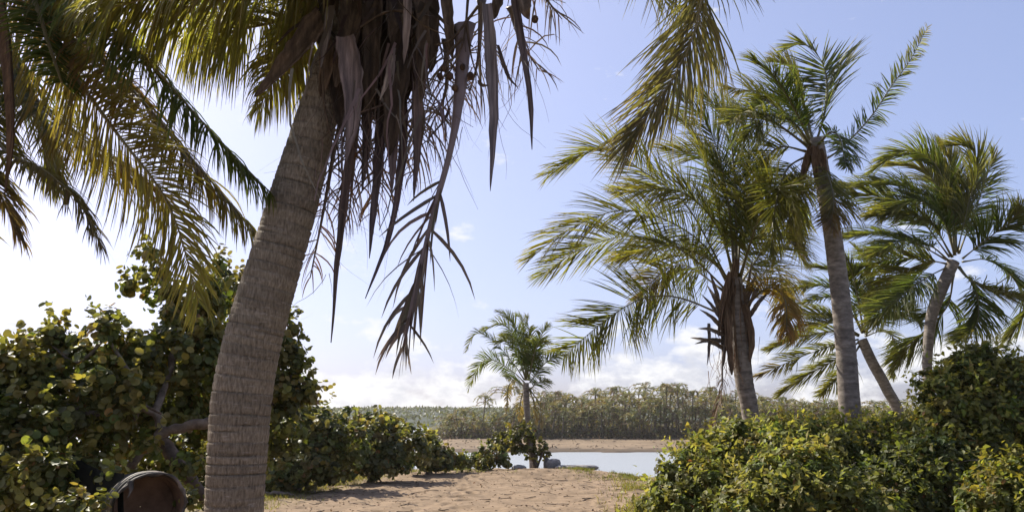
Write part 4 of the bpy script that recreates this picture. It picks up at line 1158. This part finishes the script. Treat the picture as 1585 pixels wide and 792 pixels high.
# dark sheet: a sagging cloth of some thickness hung behind the drum
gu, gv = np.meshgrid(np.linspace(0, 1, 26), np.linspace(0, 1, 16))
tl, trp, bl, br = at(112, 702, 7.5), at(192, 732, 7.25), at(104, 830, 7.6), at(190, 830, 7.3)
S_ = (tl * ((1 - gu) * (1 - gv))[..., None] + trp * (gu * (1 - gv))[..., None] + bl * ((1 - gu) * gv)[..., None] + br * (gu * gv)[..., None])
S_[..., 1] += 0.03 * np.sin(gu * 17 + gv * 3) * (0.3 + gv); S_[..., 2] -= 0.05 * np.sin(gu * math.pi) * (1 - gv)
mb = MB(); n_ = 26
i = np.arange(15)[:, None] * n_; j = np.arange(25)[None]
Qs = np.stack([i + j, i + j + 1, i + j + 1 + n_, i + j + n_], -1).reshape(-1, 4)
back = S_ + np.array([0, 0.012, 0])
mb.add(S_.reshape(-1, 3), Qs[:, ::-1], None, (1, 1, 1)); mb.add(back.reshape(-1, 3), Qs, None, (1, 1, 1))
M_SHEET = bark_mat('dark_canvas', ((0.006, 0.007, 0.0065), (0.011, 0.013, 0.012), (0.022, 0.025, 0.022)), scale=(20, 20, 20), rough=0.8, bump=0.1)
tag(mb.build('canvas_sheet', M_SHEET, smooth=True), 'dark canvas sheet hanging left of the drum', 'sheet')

# ------------------------------------------------------------------ grove on the far bank
rg = np.random.default_rng(901)
FG = [(0.14, 0.155, 0.05), (0.23, 0.22, 0.075), (0.10, 0.12, 0.04), (0.22, 0.195, 0.08)]
var = []
for v in range(6):
    cm = MB()
    nf = 14
    for q in range(nf):
        a = q * 2.399 + rg.uniform(-.3, .3); e = rg.uniform(-0.7, 1.5)
        Lf = rg.uniform(1.5, 2.6)
        dh = np.array([math.cos(a), math.sin(a), 0])
        w_ = np.array([-0.25, 0, 0])
        P = catmull([np.zeros(3), dh * Lf * 0.4 * math.cos(e) + np.array([0, 0, Lf * 0.42 * math.sin(e)]), dh * Lf * 0.8 * math.cos(e * 0.7) + w_ + np.array([0, 0, Lf * 0.45 * math.sin(e) - 0.1]),
                     dh * Lf * math.cos(e * 0.6) + 2 * w_ + np.array([0, 0, Lf * 0.3 * math.sin(e) - 0.55])], 10)
        tube(cm, P, np.linspace(0.03, 0.008, 10), 4, 1, (0.13, 0.11, 0.04))
        leaflets(cm, P, rg, n=22, L=0.48, w=0.085, t0=0.15, g=0.9, col=FG[(q + v) % 4] if rg.random() > .2 else BROWN, K=2, jitter=0.2, wind=(-.2, 0, 0))
    var.append(cm.mesh('crown', M_FAR))
trunks = []
for v in range(4):
    tm = MB(); lean = rg.uniform(-0.7, 0.7)
    P = catmull([(0, 0, -0.3), (lean * 0.2, 0, 1.5), (lean * 0.6, 0, 3.2), (lean, 0, 5.0)], 14)
    tube(tm, P, np.linspace(0.13, 0.085, 14), 8, 1, (0.75, 0.7, 0.6))
    trunks.append((tm.mesh('trunk', M_TRUNK2, smooth=True), lean))


def where(px):
    for lim, w in ((800, 'left of the young river-edge palm'), (880, 'just right of the young river-edge palm'), (960, 'above the left half of the open water'), (1040, 'above the right half of the open water'),
                   (1130, 'just left of the bushy palm trunk'), (1230, 'just right of the bushy palm trunk'), (1310, 'just left of the tall slim trunk')):
        if px < lim: return w
    return 'right of the tall slim trunk'


def far_palm(px, Y, Ht, label, group):
    if 'left end' not in label: label = label + ', ' + where(px)
    p = at(px, 660, Y); z0 = float(ground_h(p[0:1], p[1:2])[0])
    r = empty('grove_palm', np.array([p[0], p[1], z0]))
    tag(r, label, 'palm tree', group)
    tm, lean = trunks[rg.integers(4)]
    s = Ht / 5.0
    t = bpy.data.objects.new('trunk', tm); COL.objects.link(t); t.parent = r; t.scale = (1, 1, s)
    c = bpy.data.objects.new('crown', var[rg.integers(6)]); COL.objects.link(c); c.parent = r
    c.location = (lean, 0, Ht); c.rotation_euler = (0, 0, rg.uniform(-0.5, 0.5) + (math.pi if rg.random() < .15 else 0)); k = rg.uniform(0.85, 1.15); c.scale = (k, k, k)
    return r


LBL, GRP = 'hazy coconut palm in the far grove', 'palms of the far grove'
for px, top in [(745, 612), (690, 640), (714, 632), (730, 640), (765, 640), (782, 600), (792, 625)]:
    Y = rg.uniform(111, 118)
    far_palm(px, Y, (HOR - top) / F * Y + 1.6 + 1.8 - 1.0, 'hazy palm in the clump at the left end of the far grove', 'palms at the left end of the grove')
tops = np.interp
xs = np.arange(832, 1440, 5.0)
for k, px in enumerate(xs):
    Y = [114, 121, 129, 137][k % 4] + rg.uniform(-2, 2)
    top = np.interp(px, [830, 900, 995, 1080, 1150, 1300, 1450], [606, 604, 600, 602, 610, 622, 630]) + rg.uniform(-4, 24)
    far_palm(px + rg.uniform(-5, 5), Y, (HOR - top) / F * Y + 3.4 - 0.9, LBL, GRP)
for px in np.arange(800, 1440, 7):
    Y = rg.uniform(110.5, 114)
    far_palm(px + rg.uniform(-5, 5), Y, rg.uniform(1.4, 4.2), 'short front-row palm of the far grove', 'short palms in front of the far grove')
for px in np.arange(690, 830, 22):
    far_palm(px, rg.uniform(110.5, 113), rg.uniform(1.2, 2.4), 'low palm in the clump at the left end of the far grove', 'low palms at the left end of the grove')
for (px, top) in [(812, 600), (995, 592), (1035, 598), (945, 600)]:
    far_palm(px, 126, (HOR - top) / F * 126 + 3.4 - 1.0, 'palm overtopping the far grove', 'tallest palms of the grove')

# undergrowth below the grove
mb = MB()
n = 24000
u = rg.uniform(676, 1640, n); Yd = 110 + 26 * rg.random(n) ** 1.5
X = (u - CX) / F * Yd
zg = ground_h(X, Yd)
H = (1.5 + 0.7 * np.clip((Yd - 112) / 12, 0, 1)) * np.clip(0.45 + 1.2 * (fbm2(X * 0.35, Yd * 0.35, 7) + 0.25), 0.2, 1.3) * np.interp(u, [676, 700, 760], [0.4, 1.1, 1.0])
pos = np.stack([X, Yd, zg + H * rg.random(n) ** 0.8], 1)
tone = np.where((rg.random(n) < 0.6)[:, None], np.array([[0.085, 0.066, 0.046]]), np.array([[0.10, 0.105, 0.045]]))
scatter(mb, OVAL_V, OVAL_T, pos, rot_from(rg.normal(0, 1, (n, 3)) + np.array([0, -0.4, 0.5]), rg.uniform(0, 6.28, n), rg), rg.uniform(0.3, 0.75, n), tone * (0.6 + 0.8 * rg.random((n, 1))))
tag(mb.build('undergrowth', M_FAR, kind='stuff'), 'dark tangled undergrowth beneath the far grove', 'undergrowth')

mb = MB(); n = 900
u = rg.uniform(655, 1120, n); Yd = np.where(rg.random(n) < 0.6, rg.normal(109, 1.6, n), rg.uniform(90, 110, n))
X = (u - CX) / F * Yd
pos = np.stack([X, Yd, ground_h(X, Yd) + 0.02], 1)
scatter(mb, OVAL_V * np.array([1, 0.6, 1]), OVAL_T, pos, rot_from(rg.normal(0, 0.5, (n, 3)) + np.array([0, -0.3, 1]), rg.uniform(0, 6.28, n), rg), rg.uniform(0.15, 0.7, n), jit((0.09, 0.07, 0.05), n, rg, 0.5, 0.1))
tag(mb.build('bank_debris', M_DRYLEAF, kind='stuff'), 'brown debris strewn along the far sand bank', 'debris')

# tufts of canopy on the far hill
mb = MB(); n = 16000
X = rg.uniform(-220, 100, n); Yd = rg.uniform(240, 420, n)
ridge = 6.7 + 1.0 * fbm2(X * 0.006, X * 0, 81) - 2.0 * sstep(40, 300, X)
Zc = -2.8 + ridge * np.sin(np.clip((Yd - 238) / 170, 0, 1) * math.pi * 0.5) ** 0.7
pos = np.stack([X, Yd, Zc + rg.uniform(-0.2, 0.6, n)], 1)
scatter(mb, OVAL_V, OVAL_T, pos, rot_from(rg.normal(0, 1, (n, 3)) + np.array([0, -0.3, 0.8]), rg.uniform(0, 6.28, n), rg), rg.uniform(0.7, 1.8, n), jit((0.075, 0.088, 0.036), n, rg, 0.5, 0.1))
tag(mb.build('woodland', M_FAR, kind='stuff'), 'far-off woodland covering the low ridge', 'woodland')

# ------------------------------------------------------------------ grass, litter
rg = np.random.default_rng(951)


def grass(name, label, X, Yd, h, cols):
    n = len(X)
    z = ground_h(X, Yd)
    p = np.stack([X, Yd, z - 0.005], 1)
    d = norm(np.stack([rg.normal(0, 0.45, n), rg.normal(0, 0.45, n), np.ones(n)], 1))
    l = h * rg.uniform(0.5, 1.3, n)
    wd = norm(np.cross(d, rg.normal(0, 1, (n, 3)))) * 0.006
    p1 = p + d * (l * 0.55)[:, None]; d2 = norm(d + rg.normal(0, 0.5, (n, 3)) * np.array([1, 1, 0.3])); p2 = p1 + d2 * (l * 0.45)[:, None]
    V = np.stack([p - wd, p + wd, p1 - wd * 0.8, p1 + wd * 0.8, p2], 1)
    idx = np.arange(n)[:, None] * 5
    Q = idx + np.array([[0, 1, 3, 2]]); T = idx + np.array([[2, 3, 4]])
    mb = MB().add(V.reshape(-1, 3), Q, T, np.repeat(jit(cols, n, rg, 0.4, 0.15), 5, 0))
    tag(mb.build(name, M_BUSH, kind='stuff'), label, 'grass')


n = 9000
pxs = rg.uniform(600, 1010, n); X = rg.uniform(-5.2, 3.2, n); Yd = shore(X) - 0.2 - np.abs(rg.normal(0, 0.9, n))
k = fbm2(X * 1.1, Yd * 1.1, 77) > 0.02
grass('grass', 'thin grass along the rim of the sand clearing', X[k], Yd[k], 0.10, (0.12, 0.125, 0.035))
n = 9000
Yd = rg.uniform(12.5, 22, n); X = -5.0 + 0.16 * (Yd - 15) + np.abs(rg.normal(0, 0.55, n)) - 0.5
k = fbm2(X * 1.3, Yd * 1.3, 78) > -0.05
grass('grass', 'dry grass creeping from the shrubs onto the sand', X[k], Yd[k], 0.09, (0.15, 0.14, 0.045))
n = 6000
Yd = rg.uniform(11.5, 20, n); X = (990 - CX) / F * Yd - np.abs(rg.normal(0, 0.35, n)) + 0.3
k = fbm2(X * 1.3, Yd * 1.3, 79) > -0.05
grass('grass', 'yellowish grass at the foot of the right-hand bushes', X[k], Yd[k], 0.16, (0.17, 0.16, 0.045))

n = 2200
X = rg.uniform(-6, 3.6, n); Yd = rg.uniform(12.5, 24, n)
pos = np.stack([X, Yd, ground_h(X, Yd) + 0.012], 1)
mb = MB()
scatter(mb, OVAL_V, OVAL_T, pos, rot_from(rg.normal(0, 0.35, (n, 3)) + np.array([0, 0, 1]), rg.uniform(0, 6.28, n), rg), rg.uniform(0.02, 0.085, n), jit((0.12, 0.08, 0.05), n, rg, 0.5, 0.1))
tag(mb.build('leaf_litter', M_DRYLEAF, kind='stuff'), 'dry brown leaf scraps scattered over the sand', 'leaf litter')
n = 260; K_ = 4
X = rg.uniform(-6, 3.4, n); Yd = rg.uniform(12.5, 24, n); an = rg.uniform(0, 6.28, n); ln = rg.uniform(0.08, 0.45, n)
mb = MB()
for q in range(n):
    tx = X[q] + np.cos(an[q] + 0.5 * np.linspace(0, 1, K_)) * ln[q] * np.linspace(0, 1, K_); ty = Yd[q] + np.sin(an[q]) * ln[q] * np.linspace(0, 1, K_)
    tube(mb, np.stack([tx, ty, ground_h(tx, ty) + 0.012 + 0.02 * rg.random(K_)], 1), np.linspace(0.009, 0.004, K_), 4, 1, (0.8, 0.72, 0.65))
tag(mb.build('twig_litter', M_BARK, kind='stuff'), 'small dry twigs lying about on the sand', 'twigs')
for (px, Y, lb) in [(436, 16.6, 'dark driftwood stick on the sand by the leaning trunk')]:
    c = ground_pt(px, Y); n_ = 12
    P = catmull([c + np.array([-0.35, 0.05, 0.03]), c + np.array([0, 0, 0.06]), c + np.array([0.3, -0.04, 0.02])], n_)
    P[:, 2] = np.maximum(P[:, 2], ground_h(P[:, 0], P[:, 1]) + 0.02)
    mb = MB(); tube(mb, P + rg.normal(0, 0.008, (n_, 3)), np.linspace(0.05, 0.03, n_), 8, 1, (0.8, 0.75, 0.7))
    tag(mb.build('driftwood', M_BARK, smooth=True), lb, 'driftwood')

# ------------------------------------------------------------------ haze over the river
HAZE = 0.00022
if HAZE:
    mb = MB()
    x0, x1, y0, y1, z0, z1 = -2600, 2600, -70, 6100, -5.0, 16.0
    Vb = [(x, y, z) for z in (z0, z1) for y in (y0, y1) for x in (x0, x1)]
    mb.add(Vb, [(0, 2, 3, 1), (4, 5, 7, 6), (0, 1, 5, 4), (2, 6, 7, 3), (0, 4, 6, 2), (1, 3, 7, 5)])
    m, n, l = new_mat('haze')
    pv = N(n, 'ShaderNodeVolumePrincipled')
    pv.inputs['Color'].default_value = (0.98, 0.95, 0.90, 1)
    pv.inputs['Density'].default_value = HAZE
    pv.inputs['Anisotropy'].default_value = 0.35
    o = N(n, 'ShaderNodeOutputMaterial'); l.new(pv.outputs[0], o.inputs['Volume'])
    tag(mb.build('haze', m, kind='stuff'), 'thin sunlit haze over the river and far grove', 'haze')
